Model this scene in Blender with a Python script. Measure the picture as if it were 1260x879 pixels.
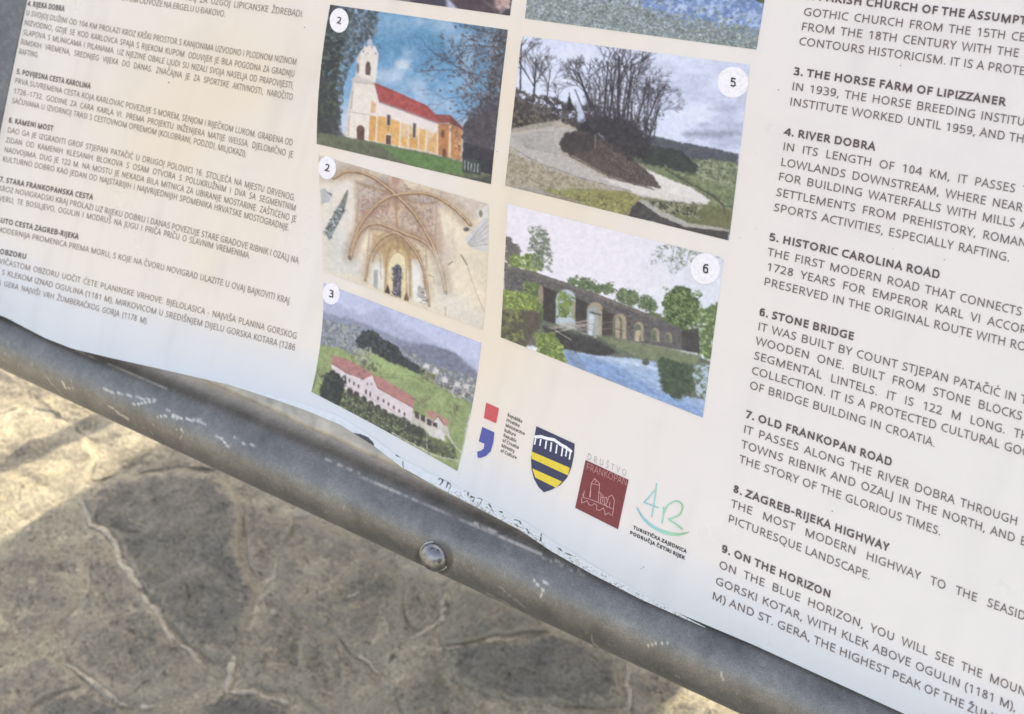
import bpy, bmesh, math, random
import numpy as np
from mathutils import Vector, Matrix
from mathutils.geometry import tessellate_polygon

# ---------------------------------------------------------------- camera, world, sun, exposure
SC = bpy.context.scene
for o in list(bpy.data.objects): bpy.data.objects.remove(o)
COL = SC.collection
FPX, CX, CY = 1100.0, 630.0, 439.5        # focal length and centre in photograph pixels
HC = 1.30                                  # camera height above the paving
SLOPE = math.radians(50)                   # board slope from the horizontal
D0 = 0.45                                  # distance to the board at the picture centre
def nrm(v): v = np.array(v, float); return v/np.linalg.norm(v)
EX = nrm([2184, 711, -FPX]); EZ = nrm([1, .12, 2269/FPX]); EZ = nrm(EZ-EX*(EZ@EX)); EY = np.cross(EZ, EX)
P0 = np.array([0, 0, 1.0])*D0
OFS = np.array([0, 0, HC])
cs, sn = math.cos(SLOPE), math.sin(SLOPE)
def to_world(v):                           # camera frame (x right, y down, z forward) -> world
    v = np.asarray(v, float); a, b, c = v@EX, v@EY, v@EZ
    return np.stack([a, -b*cs+c*sn, -b*sn-c*cs], -1)
cam = bpy.data.cameras.new('camera'); camo = bpy.data.objects.new('camera', cam); COL.objects.link(camo)
R_, U_, B_ = to_world([1, 0, 0]), to_world([0, -1, 0]), to_world([0, 0, -1])
camo.matrix_world = Matrix(((R_[0], U_[0], B_[0], 0), (R_[1], U_[1], B_[1], 0), (R_[2], U_[2], B_[2], HC), (0, 0, 0, 1)))
cam.sensor_width = 36; cam.lens = FPX/1260*36; cam.clip_start = .01; cam.clip_end = 2000
cam.dof.use_dof = True; cam.dof.focus_distance = .43; cam.dof.aperture_fstop = 14.0
SC.camera = camo
SUN_EL, SUN_AZ = math.radians(34), math.radians(13)     # azimuth from +Y towards +X
W = bpy.data.worlds.new('World'); SC.world = W; W.use_nodes = True
wn = W.node_tree.nodes; wl = W.node_tree.links
bg = wn['Background']; sky = wn.new('ShaderNodeTexSky'); sky.sky_type = 'NISHITA'; sky.sun_disc = False
sky.sun_elevation = SUN_EL; sky.sun_rotation = SUN_AZ
sky.dust_density = 4.0; sky.air_density = 1.0; sky.ozone_density = .6; bg.inputs[1].default_value = .15
tint = wn.new('ShaderNodeMix'); tint.data_type = 'RGBA'; tint.blend_type = 'MULTIPLY'; tint.inputs[0].default_value = 1
hs = wn.new('ShaderNodeHueSaturation'); hs.inputs['Saturation'].default_value = .6       # hazy, milky sky
wl.new(sky.outputs[0], hs.inputs['Color']); wl.new(hs.outputs[0], tint.inputs[6]); tint.inputs[7].default_value = (1.08, 1.0, .92, 1)
wl.new(tint.outputs[2], bg.inputs[0])
sl = bpy.data.lights.new('sun', 'SUN'); sl.energy = 3.1; sl.angle = math.radians(.5); sl.color = (1, .865, .62)
so = bpy.data.objects.new('sun', sl); COL.objects.link(so)
SUN = Vector((math.sin(SUN_AZ)*math.cos(SUN_EL), math.cos(SUN_AZ)*math.cos(SUN_EL), math.sin(SUN_EL)))
so.rotation_euler = SUN.to_track_quat('Z', 'Y').to_euler(); so.location = (0, 0, 6)
SC.view_settings.view_transform = 'Standard'; SC.view_settings.look = 'None'
SC.view_settings.exposure = 1.6; SC.view_settings.gamma = 1

# ---------------------------------------------------------------- geometry of the board
def rays(p):
    p = np.atleast_2d(np.asarray(p, float))
    return np.stack([p[:, 0]-CX, p[:, 1]-CY, np.full(len(p), FPX)], -1)
def uv_at(p, h):                            # photograph point -> board coordinates on a height h
    r = rays(p); num = P0@EZ-np.broadcast_to(h, (len(r),))
    q = r*(num/(r@EZ))[:, None]-P0
    return np.stack([q@EX, q@EY], -1)
EDGE_PX = np.array([(-160, 338), (-60, 368), (0, 390), (51, 416), (85, 429), (136, 441), (191, 453), (239, 464), (283, 474), (341, 493),
    (378, 506), (419, 523), (460, 549), (494, 575), (539, 600), (590, 626), (641, 653), (679, 679), (727, 706), (789, 738), (850, 765),
    (927, 798), (1000, 832), (1098, 877), (1260, 951), (1500, 1060)], float)
EDGE_UV = uv_at(EDGE_PX, 0.0)
LEFT_UV = uv_at([(37, -14), (-42, 374)], 0.0)
U_RIGHT = .62; V_TOP = -.43
def v_edge(u): return np.interp(u, EDGE_UV[:, 0], EDGE_UV[:, 1])
def u_left(v):
    (u0, v0), (u1, v1) = LEFT_UV
    return u0+(v-v0)*(u1-u0)/(v1-v0)
def height(u, v):                           # the printed sheet rolls away at its lower edge and is slightly wavy
    d = v_edge(u)-v
    c = np.interp(u, [-.45, -.30, -.2, -.1, 0, .1, .3], [.0035, .0022, .0006, .0002, .0022, .0045, .005])
    k = np.clip((.026-d)/.026, 0, 1.3)
    wave = .0007*np.sin(u*21+1.0)*np.exp(-np.clip(d, 0, 1)/.07)+.0005*np.sin(u*9+v*12)
    return -c*k*k+wave
def uv(p):
    h = 0.0
    for _ in range(5):
        q = uv_at(p, h); h = height(q[:, 0], q[:, 1])
    return q
def board_pt(u, v, z):                      # board coordinates -> world
    u, v, z = np.broadcast_arrays(u, v, z)
    return to_world(P0+u[..., None]*EX+v[..., None]*EY-z[..., None]*EZ)+OFS
def on_sheet(q, off):
    return board_pt(q[:, 0], q[:, 1], height(q[:, 0], q[:, 1])+off)
def ground_pt(p, z=0.0):
    r = to_world(rays(p)); return r*(-(HC-z)/r[:, 2])[:, None]+OFS
def project(w):                             # world -> photograph pixels
    d = np.asarray(w)-OFS; a = d[:, 0]; b = -d[:, 1]*cs-d[:, 2]*sn; c = d[:, 1]*sn-d[:, 2]*cs
    v = a[:, None]*EX+b[:, None]*EY+c[:, None]*EZ
    return v[:, 0]/v[:, 2]*FPX+CX, v[:, 1]/v[:, 2]*FPX+CY

# ---------------------------------------------------------------- object helpers
def empty(name, label, cat, loc=(0, 0, 0)):
    o = bpy.data.objects.new(name, None); COL.objects.link(o); o.location = loc; o.empty_display_size = .1
    o['label'] = label; o['category'] = cat; return o
def link(name, me, parent=None, mat=None, smooth=False):
    o = bpy.data.objects.new(name, me); COL.objects.link(o)
    if mat is not None: me.materials.append(mat)
    if smooth: me.polygons.foreach_set('use_smooth', [True]*len(me.polygons))
    if parent is not None:
        o.parent = parent; o.matrix_parent_inverse = Matrix.Translation(parent.location).inverted() if parent.type == 'EMPTY' else Matrix()
    return o
def mesh(name, verts, faces):
    me = bpy.data.meshes.new(name); me.from_pydata([tuple(v) for v in verts], [], faces); me.update(); return me
def grid_mesh(name, pts, nx, ny, cyc=False, flip=False):     # pts (ny*nx, 3), row major
    me = bpy.data.meshes.new(name)
    j, i = np.meshgrid(np.arange(ny if cyc else ny-1), np.arange(nx-1), indexing='ij')
    a = j*nx+i; b = a+1; c = ((j+1) % ny)*nx+i+1; d = ((j+1) % ny)*nx+i
    q = np.stack([a, b, c, d] if not flip else [a, d, c, b], -1).reshape(-1, 4)
    me.vertices.add(len(pts)); me.vertices.foreach_set('co', np.asarray(pts, np.float32).ravel())
    me.loops.add(q.size); me.loops.foreach_set('vertex_index', q.ravel().astype(np.int32))
    me.polygons.add(len(q)); me.polygons.foreach_set('loop_start', np.arange(0, q.size, 4, dtype=np.int32))
    me.polygons.foreach_set('use_smooth', np.ones(len(q), bool))
    me.update(); me.validate(); return me
def lin(c):
    c = np.asarray(c, float)/255; return np.where(c <= .04045, c/12.92, ((c+.055)/1.055)**2.4)
PAPER = np.array([.82, .785, .74])
PAPER_SEEN = lin((229, 221, 214))
def ink(c): return np.clip(lin(c)/PAPER_SEEN*PAPER, .004, .9)
def set_col(me, name, c):
    at = me.color_attributes.new(name, 'FLOAT_COLOR', 'POINT')
    at.data.foreach_set('color', np.concatenate([c, np.ones((len(c), 1))], 1).astype(np.float32).ravel())

# ---------------------------------------------------------------- materials
def mat(name, col=(.5, .5, .5), rough=.5, metal=0.0, spec=.5):
    m = bpy.data.materials.new(name); m.use_nodes = True; b = m.node_tree.nodes['Principled BSDF']
    b.inputs['Base Color'].default_value = (*col, 1); b.inputs['Roughness'].default_value = rough
    b.inputs['Metallic'].default_value = metal; b.inputs['Specular IOR Level'].default_value = spec
    return m, m.node_tree.nodes, m.node_tree.links, b
def noise(n, l, scale, detail=4, rough=.55, co=None, dist=0.0):
    t = n.new('ShaderNodeTexNoise'); t.inputs['Scale'].default_value = scale; t.inputs['Detail'].default_value = detail
    t.inputs['Roughness'].default_value = rough; t.inputs['Distortion'].default_value = dist
    if co is None:
        co = n.new('ShaderNodeTexCoord').outputs['Object']
    l.new(co, t.inputs['Vector']); return t.outputs['Fac']
def ramp(n, l, src, stops):
    r = n.new('ShaderNodeValToRGB'); e = r.color_ramp.elements
    while len(e) < len(stops): e.new(.5)
    for k, (p, c) in enumerate(stops): e[k].position = p; e[k].color = (*c, 1) if len(c) == 3 else c
    l.new(src, r.inputs[0]); return r.outputs[0]
def mix(n, l, fac, a, b, mode='MIX'):
    x = n.new('ShaderNodeMix'); x.data_type = 'RGBA'; x.blend_type = mode
    for s, v in ((x.inputs[0], fac), (x.inputs[6], a), (x.inputs[7], b)):
        if hasattr(v, 'links') or isinstance(v, bpy.types.NodeSocket): l.new(v, s)
        elif isinstance(v, (int, float)): s.default_value = v
        else: s.default_value = (*v, 1)
    return x.outputs[2]
def bump(n, l, b, src, strength, dist):
    k = n.new('ShaderNodeBump'); k.inputs['Strength'].default_value = strength; k.inputs['Distance'].default_value = dist
    l.new(src, k.inputs['Height']); l.new(k.outputs[0], b.inputs['Normal']); return k

def m_sheet():
    m, n, l, b = mat('white_printed_film', PAPER, .36, 0, .4)
    a = n.new('ShaderNodeAttribute'); a.attribute_name = 'ink'
    g = noise(n, l, 420, 3); c2 = ramp(n, l, g, [(.0, (.93, .93, .93)), (.33, (1, 1, 1))])
    l.new(mix(n, l, 1.0, a.outputs['Color'], c2, 'MULTIPLY'), b.inputs['Base Color'])
    w = noise(n, l, 14, 5, .65); rr = n.new('ShaderNodeMapRange'); l.new(w, rr.inputs[0]); rr.inputs[1].default_value = .3; rr.inputs[2].default_value = .7; rr.inputs[3].default_value = .25; rr.inputs[4].default_value = .5; l.new(rr.outputs[0], b.inputs['Roughness'])
    bump(n, l, b, noise(n, l, 45, 4), .10, .002); return m
def m_attr(name, rough=.38, spec=.35, metal=0.0, grain=0.03):
    m, n, l, b = mat(name, (.5, .5, .5), rough, metal, spec)
    a = n.new('ShaderNodeAttribute'); a.attribute_name = 'ink'; 
    g = noise(n, l, 900, 2); r = ramp(n, l, g, [(.2, (1-grain,)*3), (.8, (1+grain,)*3)])
    l.new(mix(n, l, 1.0, a.outputs['Color'], r, 'MULTIPLY'), b.inputs['Base Color']); return m
def m_ink(name, rgb, rough=.4):
    m, n, l, b = mat(name, ink(rgb), rough, 0, .3)
    c = ink(rgb); f = noise(n, l, 700, 2)
    l.new(ramp(n, l, f, [(.3, tuple(c*.93)), (.7, tuple(np.clip(c*1.08, 0, 1)))]), b.inputs['Base Color']); return m
MSHEET = m_sheet(); MPHOTO = m_attr('printed_photo_ink')
# ---------------------------------------------------------------- stroke lettering (humanist sans, cap height 1)
def cr(p, k=5):                              # Catmull-Rom through the points
    p = [np.array(q, float) for q in p]; P = [2*p[0]-p[1]]+p+[2*p[-1]-p[-2]]; out = []
    for i in range(1, len(P)-2):
        for t in np.arange(k)/k:
            a, b, c, d = P[i-1], P[i], P[i+1], P[i+2]
            out.append(.5*((2*b)+(c-a)*t+(2*a-5*b+4*c-d)*t*t+(3*b-a-3*c+d)*t**3))
    out.append(p[-1]); return [tuple(q) for q in out]
def arc(cx, cy, rx, ry, a0, a1, k=14):
    return [(cx+rx*math.cos(math.radians(a)), cy+ry*math.sin(math.radians(a))) for a in np.linspace(a0, a1, k)]
def bowl(x, x1, y0, y1):                     # stem x, bulge to x1 between y0 and y1
    r = (y1-y0)/2; rx = min(r*1.0, (x1-x)*.62)
    return [(x, y1)]+arc(x1-rx, (y0+y1)/2, rx, r, 90, -90, 10)+[(x, y0)]
_gc = {}
def glyph(ch, h):
    key = (ch, round(h, 3))
    if key in _gc: return _gc[key]
    q = h-.063; e = q*1.6                    # extra width for bold
    s = .137+h; T = 1-h; S = []; w = .8
    base = {'Č': 'C', 'Ć': 'C', 'Š': 'S', 'Ž': 'Z', 'Đ': 'D'}.get(ch, ch); c = base
    if c == 'A': w = .89+e; S = [[(h*.9, 0), (w/2, 1-h*.6), (w-h*.9, 0)], [(.2+q*.5, .35), (w-.2-q*.5, .35)]]
    elif c == 'B': w = .91+e; S = [[(s, 0), (s, 1)], bowl(s+h, w-.12-h, .53, T), bowl(s+h, w-.08-h, h, .53)]
    elif c == 'C': w = .88+e; S = [cr([(w-.06, T-.05), (w-.25, T+.005), (.50, T-.02), (.23+h*.3, .78), (.085+h, .5), (.22+h*.3, .2), (.50, h+.015), (w-.25, h-.005), (w-.07, h+.035)])]
    elif c == 'D': w = 1.02+e; S = [[(s, 0), (s, 1)], cr([(s+h, T), (.46, T), (.70+e*.7, .87), (w-.085-h, .5), (.70+e*.7, .13), (.46, h), (s+h, h)])]
    elif c == 'E': w = .78+e; S = [[(w-.08, T), (s, T), (s, h), (w-.08, h)], [(s+h, .53), (w-.1, .53)]]
    elif c == 'F': w = .72+e; S = [[(w-.05, T), (s, T), (s, 0)], [(s+h, .49), (w-.08, .49)]]
    elif c == 'G': w = 1.02+e; S = [cr([(w-.13, T-.06), (w-.34, T+.005), (.50, T-.03), (.23+h*.3, .78), (.085+h, .5), (.21+h*.3, .2), (.50, h+.005), (w-.32, h), (w-.11-h, h+.05)])+[(w-.11-h, .47), (w-.42, .47)]]
    elif c == 'H': w = 1.03+e; S = [[(s, 0), (s, 1)], [(w-s, 0), (w-s, 1)], [(s+h, .53), (w-s-h, .53)]]
    elif c == 'I': w = .39+e*.6; S = [[(s, 0), (s, 1)]]
    elif c == 'J': w = .38+e*.6; S = [[(s, 1)]+[(s, .0)]+cr([(s, -.05), (s-.04, -.17), (s-.12, -.22), (s-.22, -.21)])]
    elif c == 'K': w = .86+e; S = [[(s, 0), (s, 1)], [(w-.1, 1), (s+h, .44)], [(s+h+.12, .57), (w-.05, 0)]]
    elif c == 'L': w = .73+e; S = [[(s, 1), (s, h), (w-.03, h)]]
    elif c == 'M': w = 1.26+e*1.3; S = [[(s, 0), (s, T)], [(s+.01, 1-h*.4), (w/2, .03), (w-s-.01, 1-h*.4)], [(w-s, T), (w-s, 0)]]
    elif c == 'N': w = 1.056+e; S = [[(s, 0), (s, T)], [(s, 1-h*.6), (w-s, h*.6)], [(w-s, h), (w-s, 1)]]
    elif c in 'OQ':
        w = 1.09+e; S = [arc(w/2, .5, w/2-.085-h, .515-h, 90, 450, 25)]
        if c == 'Q': S.append([(w*.56, h), (w*.82, -.22)])
    elif c == 'P': w = .84+e; S = [[(s, 0), (s, 1)], bowl(s+h, w-.07-h, .42, T)]
    elif c == 'R': w = .87+e; S = [[(s, 0), (s, 1)], bowl(s+h, w-.14-h, .46, T), [(.42+q, .45), (w-.06, 0)]]
    elif c == 'S': w = .77+e; S = [cr([(w-.1, T-.06), (w-.28, T+.005), (.30, T-.03), (.13+h, .75), (.27, .57), (.50+e*.5, .45), (w-.085-h, .27), (.5+e*.5, h+.02), (.30, h-.005), (.08, h+.05)])]
    elif c == 'T': w = .775+e; S = [[(.01, T), (w-.01, T)], [(w/2, T-h), (w/2, 0)]]
    elif c == 'U': w = 1.02+e; S = [[(s, 1), (s, .36)]+arc(w/2, .36, w/2-s, .36-h, 190, 350, 12)+[(w-s, .36), (w-s, 1)]]
    elif c == 'V': w = .84+e; S = [[(h, 1), (w/2, h*.6), (w-h, 1)]]
    elif c == 'W': w = 1.3+e*1.4; S = [[(h, 1), (w*.27, h*.6), (w*.5, 1-h*.6), (w*.73, h*.6), (w-h, 1)]]
    elif c == 'X': w = .81+e; S = [[(h, 1), (w-h, 0)], [(w-h, 1), (h, 0)]]
    elif c == 'Y': w = .785+e; S = [[(h, 1), (w/2, .42), (w-h, 1)], [(w/2, .4), (w/2, 0)]]
    elif c == 'Z': w = .80+e; S = [[(.09, T), (w-.12, T), (.11, h), (w-.06, h)]]
    elif c == '0': S = [arc(.4, .5, .30-h, .51-h, 90, 450, 21)]
    elif c == '1': S = [[(.46, 0), (.46, T)], [(.46, 1-h*.8), (.18, .76)]]
    elif c == '2': S = [cr([(.09, .84), (.22, T-.01), (.38, T), (.60-h*.5, .86), (.60-h*.5, .63), (.45, .40), (.13, h)])+[(.72, h)]]
    elif c == '3': S = [cr([(.10, .90), (.24, T), (.40, T), (.62-h*.6, .87), (.61-h*.6, .65), (.44, .54), (.26, .53)]), cr([(.44, .53), (.60, .46), (.70-h, .29), (.60, .1), (.36, h), (.20, h+.005), (.08, h+.06)])]
    elif c == '4': S = [[(.58, 0), (.58, T)], [(.58, 1-h*.6), (.06, .29), (.77, .29)]]
    elif c == '5': S = [[(.64, T), (.2, T), (.16, .54)]+cr([(.3, .575), (.48, .56), (.67-h*.5, .42), (.66-h*.5, .2), (.44, h), (.24, h+.005), (.1, h+.05)])]
    elif c in '69':
        a = cr([(.66, T), (.48, T+.0), (.28, .86), (.16, .62), (.14+h*.5, .36), (.24, .12), (.42, h), (.62, .15), (.70-h, .34), (.60, .54), (.42, .60), (.24, .52), (.17+h*.3, .36)])
        S = [a] if c == '6' else [[(.8-x, 1-y) for x, y in a]]
    elif c == '7': S = [[(.08, T), (.68, T), (.27, 0)]]
    elif c == '8': S = [arc(.4, .765, .25-h*.6, .235-h, 90, 450, 17), arc(.4, .28, .31-h, .28-h, 90, 450, 17)]
    elif c == '.': w = .37+e*.5; S = [[(.185+q, 0), (.185+q, .02+h*2)]]
    elif c == ',': w = .34+e*.5; S = [[(.2, .14), (.1, -.17)]]
    elif c == ':': w = .37; S = [[(.185, 0), (.185, .15)], [(.185, .58), (.185, .73)]]
    elif c == '-': w = .45+e; S = [[(.07, .37), (w-.07, .37)]]
    elif c == '(': w = .41; S = [cr([(.34, 1), (.17, .72), (.13, .38), (.18, .05), (.34, -.22)])]
    elif c == ')': w = .41; S = [cr([(.07, 1), (.24, .72), (.28, .38), (.23, .05), (.07, -.22)])]
    elif c == ' ': w = .36
    elif c.islower():
        x = .75
        if c in 'li': w = .35; S = [[(.17, 0), (.17, 1.05 if c == 'l' else x)]]+([[(.17, .9), (.17, 1.02)]] if c == 'i' else [])
        elif c in 'oecabp':
            w = .80 if c != 'c' else .65
            a = {'o': (0, 360), 'b': (0, 360), 'p': (0, 360), 'e': (0, 320), 'c': (50, 310), 'a': (0, 360)}[c]
            S = [arc(.4, x/2, .3-h, x/2-h, a[0], a[1], 13)]
            if c == 'e': S.append([(.15, x/2), (.65, x/2)])
            if c == 'b': S.append([(.16, 0), (.16, 1.05)])
            if c == 'p': S.append([(.16, -.33), (.16, x)])
            if c == 'a': S.append([(.65, 0), (.65, x)])
        elif c == 'u': w = .8; S = [[(.16, x), (.16, .2), (.3, h), (.5, h), (.65, .2)], [(.65, 0), (.65, x)]]
        elif c == 'n': w = .8; S = [[(.16, 0), (.16, x)], [(.2, .6), (.4, x-h), (.6, .6), (.65, .45), (.65, 0)]]
        elif c == 'r': w = .5; S = [[(.16, 0), (.16, x)], [(.2, .55), (.35, x-h), (.5, x-h)]]
        elif c == 't': w = .48; S = [[(.2, .95), (.2, .12), (.3, h), (.42, h)], [(.03, x-h), (.42, x-h)]]
        elif c == 'f': w = .45; S = [[(.2, 0), (.2, .85), (.3, 1), (.45, 1)], [(.03, x-h), (.42, x-h)]]
        elif c == 'k': w = .7; S = [[(.16, 0), (.16, 1.05)], [(.6, x), (.22, .33)], [(.33, .42), (.65, 0)]]
        elif c == 's': w = .6; S = [cr([(.5, x-h-.03), (.3, x-h), (.13, .56), (.3, .40), (.47, .2), (.3, h), (.08, h+.03)])]
        elif c == 'v': w = .7; S = [[(.05, x), (.35, .03), (.65, x)]]
        elif c == 'y': w = .7; S = [[(.05, x), (.35, .05)], [(.65, x), (.3, -.25), (.12, -.3)]]
    if ch in 'ČŠŽ': S = S+[[(w/2-.17, 1.27), (w/2, 1.12), (w/2+.17, 1.27)]]
    if ch == 'Ć': S = S+[[(w/2-.02, 1.10), (w/2+.12, 1.28)]]
    if ch == 'Đ': S = S+[[(.0, .5), (.5, .5)]]
    _gc[key] = (S, w); return _gc[key]
def strip(pts, h):                           # polyline -> quads with mitred joints
    P = np.array(pts, float)
    keep = [0]+[i for i in range(1, len(P)) if np.hypot(*(P[i]-P[i-1])) > 1e-6]; P = P[keep]
    d = np.diff(P, axis=0); d /= np.hypot(d[:, 0], d[:, 1])[:, None]; nn = np.stack([-d[:, 1], d[:, 0]], -1)
    closed = np.hypot(*(P[0]-P[-1])) < 1e-4; L = []; R = []
    for i in range(len(P)):
        a = nn[i-1] if i > 0 else (nn[-1] if closed else nn[0]); b = nn[i] if i < len(nn) else (nn[0] if closed else nn[-1])
        m = a+b; m = m/max(np.hypot(*m), 1e-6); k = h/max(m@b, .42)
        L.append(P[i]+m*k); R.append(P[i]-m*k)
    v = [p for pr in zip(L, R) for p in pr]; f = [(2*i, 2*i+1, 2*i+3, 2*i+2) for i in range(len(P)-1)]
    return v, f
class Ink:                                   # collects flat printed shapes in board coordinates
    def __init__(s): s.v = []; s.f = []; s.z = []
    def add(s, q, f, z=0.0):
        b = len(s.v); s.v += [tuple(p) for p in q]; s.z += [z]*len(q); s.f += [tuple(b+i for i in t) for t in f]
    def poly(s, px, z=0.0): 
        q = uv(px); t = tessellate_polygon([[Vector((a, b, 0)) for a, b in q]]); s.add(q, t, z)
    def line(s, px, wpx, z=0.0):
        v, f = strip(px, wpx/2); s.add(uv(np.array(v)), f, z)
    def build(s, name, m, parent, off=.00022):
        q = np.array(s.v); w = on_sheet(q, off+np.array(s.z)); me = mesh(name, w, s.f)
        o = link(name, me, parent, m); return o
def set_text(K, text, a, b, cap, up=(.15, -1), bold=False, just=True, bow=0.0, extra='', h=None, kx=None, track=0.0):
    """text between photograph points a and b; cap = (cap px at a, at b); extra runs on past b with the same setting"""
    h = h or (.103 if bold else .064); n = nrm(up)
    wd = lambda t: sum(glyph(c, h)[1]+track for c in t)
    q = uv([a, b, ((a[0]+b[0])/2, (a[1]+b[1])/2+bow)])
    c0 = uv([(a[0]+n[0]*cap[0], a[1]+n[1]*cap[0]), (b[0]+n[0]*cap[1], b[1]+n[1]*cap[1])]); U0, U1 = c0[0]-q[0], c0[1]-q[1]
    A, B = q[0], q[1]; M = 2*q[2]-.5*(A+B); L = np.hypot(*(B-A)); unit = (np.hypot(*U0)+np.hypot(*U1))/2
    lead = .06; nat = wd(text)-.12; ns = text.count(' '); target = L/unit
    if just and ns >= 2: gx = kx or 1.0; sp = (target/gx-nat)/ns
    else: gx = target/nat; sp = 0.0
    if just and ns >= 2 and (.36+sp) < .2:    # too tight: squeeze the letters too
        sp = -.12; gx = target/(nat+sp*ns)

    x = -lead
    for k, ch in enumerate(text+extra):
        S, w = glyph(ch, h)
        for j, st in enumerate(S):
            v, f = strip(st, h); v = np.array(v); X = (x+v[:, 0])*gx/target
            t = X[:, None]; base = (1-t)**2*A+2*t*(1-t)*M+t*t*B; K.add(base+v[:, 1:2]*(U0*(1-t)+U1*t), f, (j+k % 2*3)*4e-6)
        x += w+track+(sp if ch == ' ' else 0)
# ---------------------------------------------------------------- the text columns: (text, start, end, bold, bow, extra)
RIGHT = [
 [('2. PARISH CHURCH OF THE ASSUMPT', (990.5, -.8), (1262, 31), 1, 0, 'ION'), ('GOTHIC CHURCH FROM THE 15TH CE', (988.6, 19.4), (1260.5, 51.6), 0, 0, 'NTURY'),
  ('FROM THE 18TH CENTURY WITH THE', (985.7, 37.6), (1253, 71), 0, 0, ''), ('CONTOURS HISTORICISM. IT IS A PROTE', (982.9, 55.6), (1260.5, 93.2), 0, 0, 'CTED')],
 [('3. THE HORSE FARM OF LIPIZZANER', (976.2, 92.5), (1236.5, 131), 1, 0, ''), ('IN 1939, THE HORSE BREEDING INSTITU', (974.1, 111.1), (1260.5, 155.7), 0, 0, 'TE'),
  ('INSTITUTE WORKED UNTIL 1959, AND TH', (971.4, 129.8), (1259.5, 176.7), 0, 0, 'E')],
 [('4. RIVER DOBRA', (965.4, 166.7), (1076.2, 185.9), 1, 0, ''), ('IN ITS LENGTH OF 104 KM, IT PASSES', (963, 184.9), (1248.6, 237.5), 0, 0, ' THROUGH'),
  ('LOWLANDS DOWNSTREAM, WHERE NEAR', (960.3, 204), (1257.3, 261), 0, 0, ''), ('FOR BUILDING WATERFALLS WITH MILLS', (957.5, 221.9), (1248, 280), 0, 0, ' AND'),
  ('SETTLEMENTS FROM PREHISTORY, ROMAN', (954.6, 241), (1262.4, 304.9), 0, 0, ''), ('SPORTS ACTIVITIES, ESPECIALLY RAFTING.', (951.7, 259.7), (1241.7, 322.4), 0, 0, '')],
 [('5. HISTORIC CAROLINA ROAD', (946.5, 296.2), (1155.7, 343.5), 1, 0, ''), ('THE FIRST MODERN ROAD THAT CONNECTS', (944.3, 314.6), (1256.5, 389.2), 0, 0, ''),
  ('1728 YEARS FOR EMPEROR KARL VI ACCOR', (943, 332.7), (1262.4, 411.7), 0, 0, 'DING'), ('PRESERVED IN THE ORIGINAL ROUTE WITH RO', (939.7, 351), (1261.6, 432.4), 0, 0, 'AD')],
 [('6. STONE BRIDGE', (934.1, 388.4), (1050, 419.2), 1, 0, ''), ('IT WAS BUILT BY COUNT STJEPAN PATAČIĆ IN', (932.2, 406.2), (1249.7, 494.3), 0, 0, ' THE'),
  ('WOODEN ONE. BUILT FROM STONE BLOCKS', (929.8, 423.8), (1256.8, 517.6), 0, 0, ''), ('SEGMENTAL LINTELS. IT IS 122 M LONG.', (927.3, 441.9), (1236.2, 534), 0, 0, ' THE'),
  ('COLLECTION. IT IS A PROTECTED CULTURAL GO', (924.6, 460.2), (1256, 560), 0, 0, 'OD'), ('OF BRIDGE BUILDING IN CROATIA.', (922.2, 478.4), (1150.2, 550.5), 0, 0, '')],
 [('7. OLD FRANKOPAN ROAD', (917, 514.1), (1096.8, 574), 1, 0, ''), ('IT PASSES ALONG THE RIVER DOBRA THROUGH', (914.6, 532.4), (1251.3, 647), 0, 0, ''),
  ('TOWNS RIBNIK AND OZALJ IN THE NORTH, AND', (912.2, 551), (1248.1, 667.5), 0, 0, ' EAST'), ('THE STORY OF THE GLORIOUS TIMES.', (909.5, 569.2), (1157.1, 659.4), 0, 0, '')],
 [('8. ZAGREB-RIJEKA HIGHWAY', (901.9, 605.7), (1093, 679), 1, 0, ''), ('THE MOST MODERN HIGHWAY TO THE SEASID', (899.5, 624), (1261, 764), 0, 0, 'E'),
  ('PICTURESQUE LANDSCAPE.', (895.7, 642.4), (1070.3, 713.8), 0, 0, '')],
 [('9. ON THE HORIZON', (887.8, 679.2), (1021.6, 736.7), 1, 0, ''), ('ON THE BLUE HORIZON, YOU WILL SEE THE MOUN', (884.6, 699), (1261.6, 857.4), 0, 0, 'TAINS'),
  ('GORSKI KOTAR, WITH KLEK ABOVE OGULIN (1181 M),', (880.3, 718.9), (1249, 875.7), 0, 0, ''), ('M) AND ST. GERA, THE HIGHEST PEAK OF THE', (876, 737.1), (1185.4, 872.5), 0, 0, ' ŽUMBERAK.')]]
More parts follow.
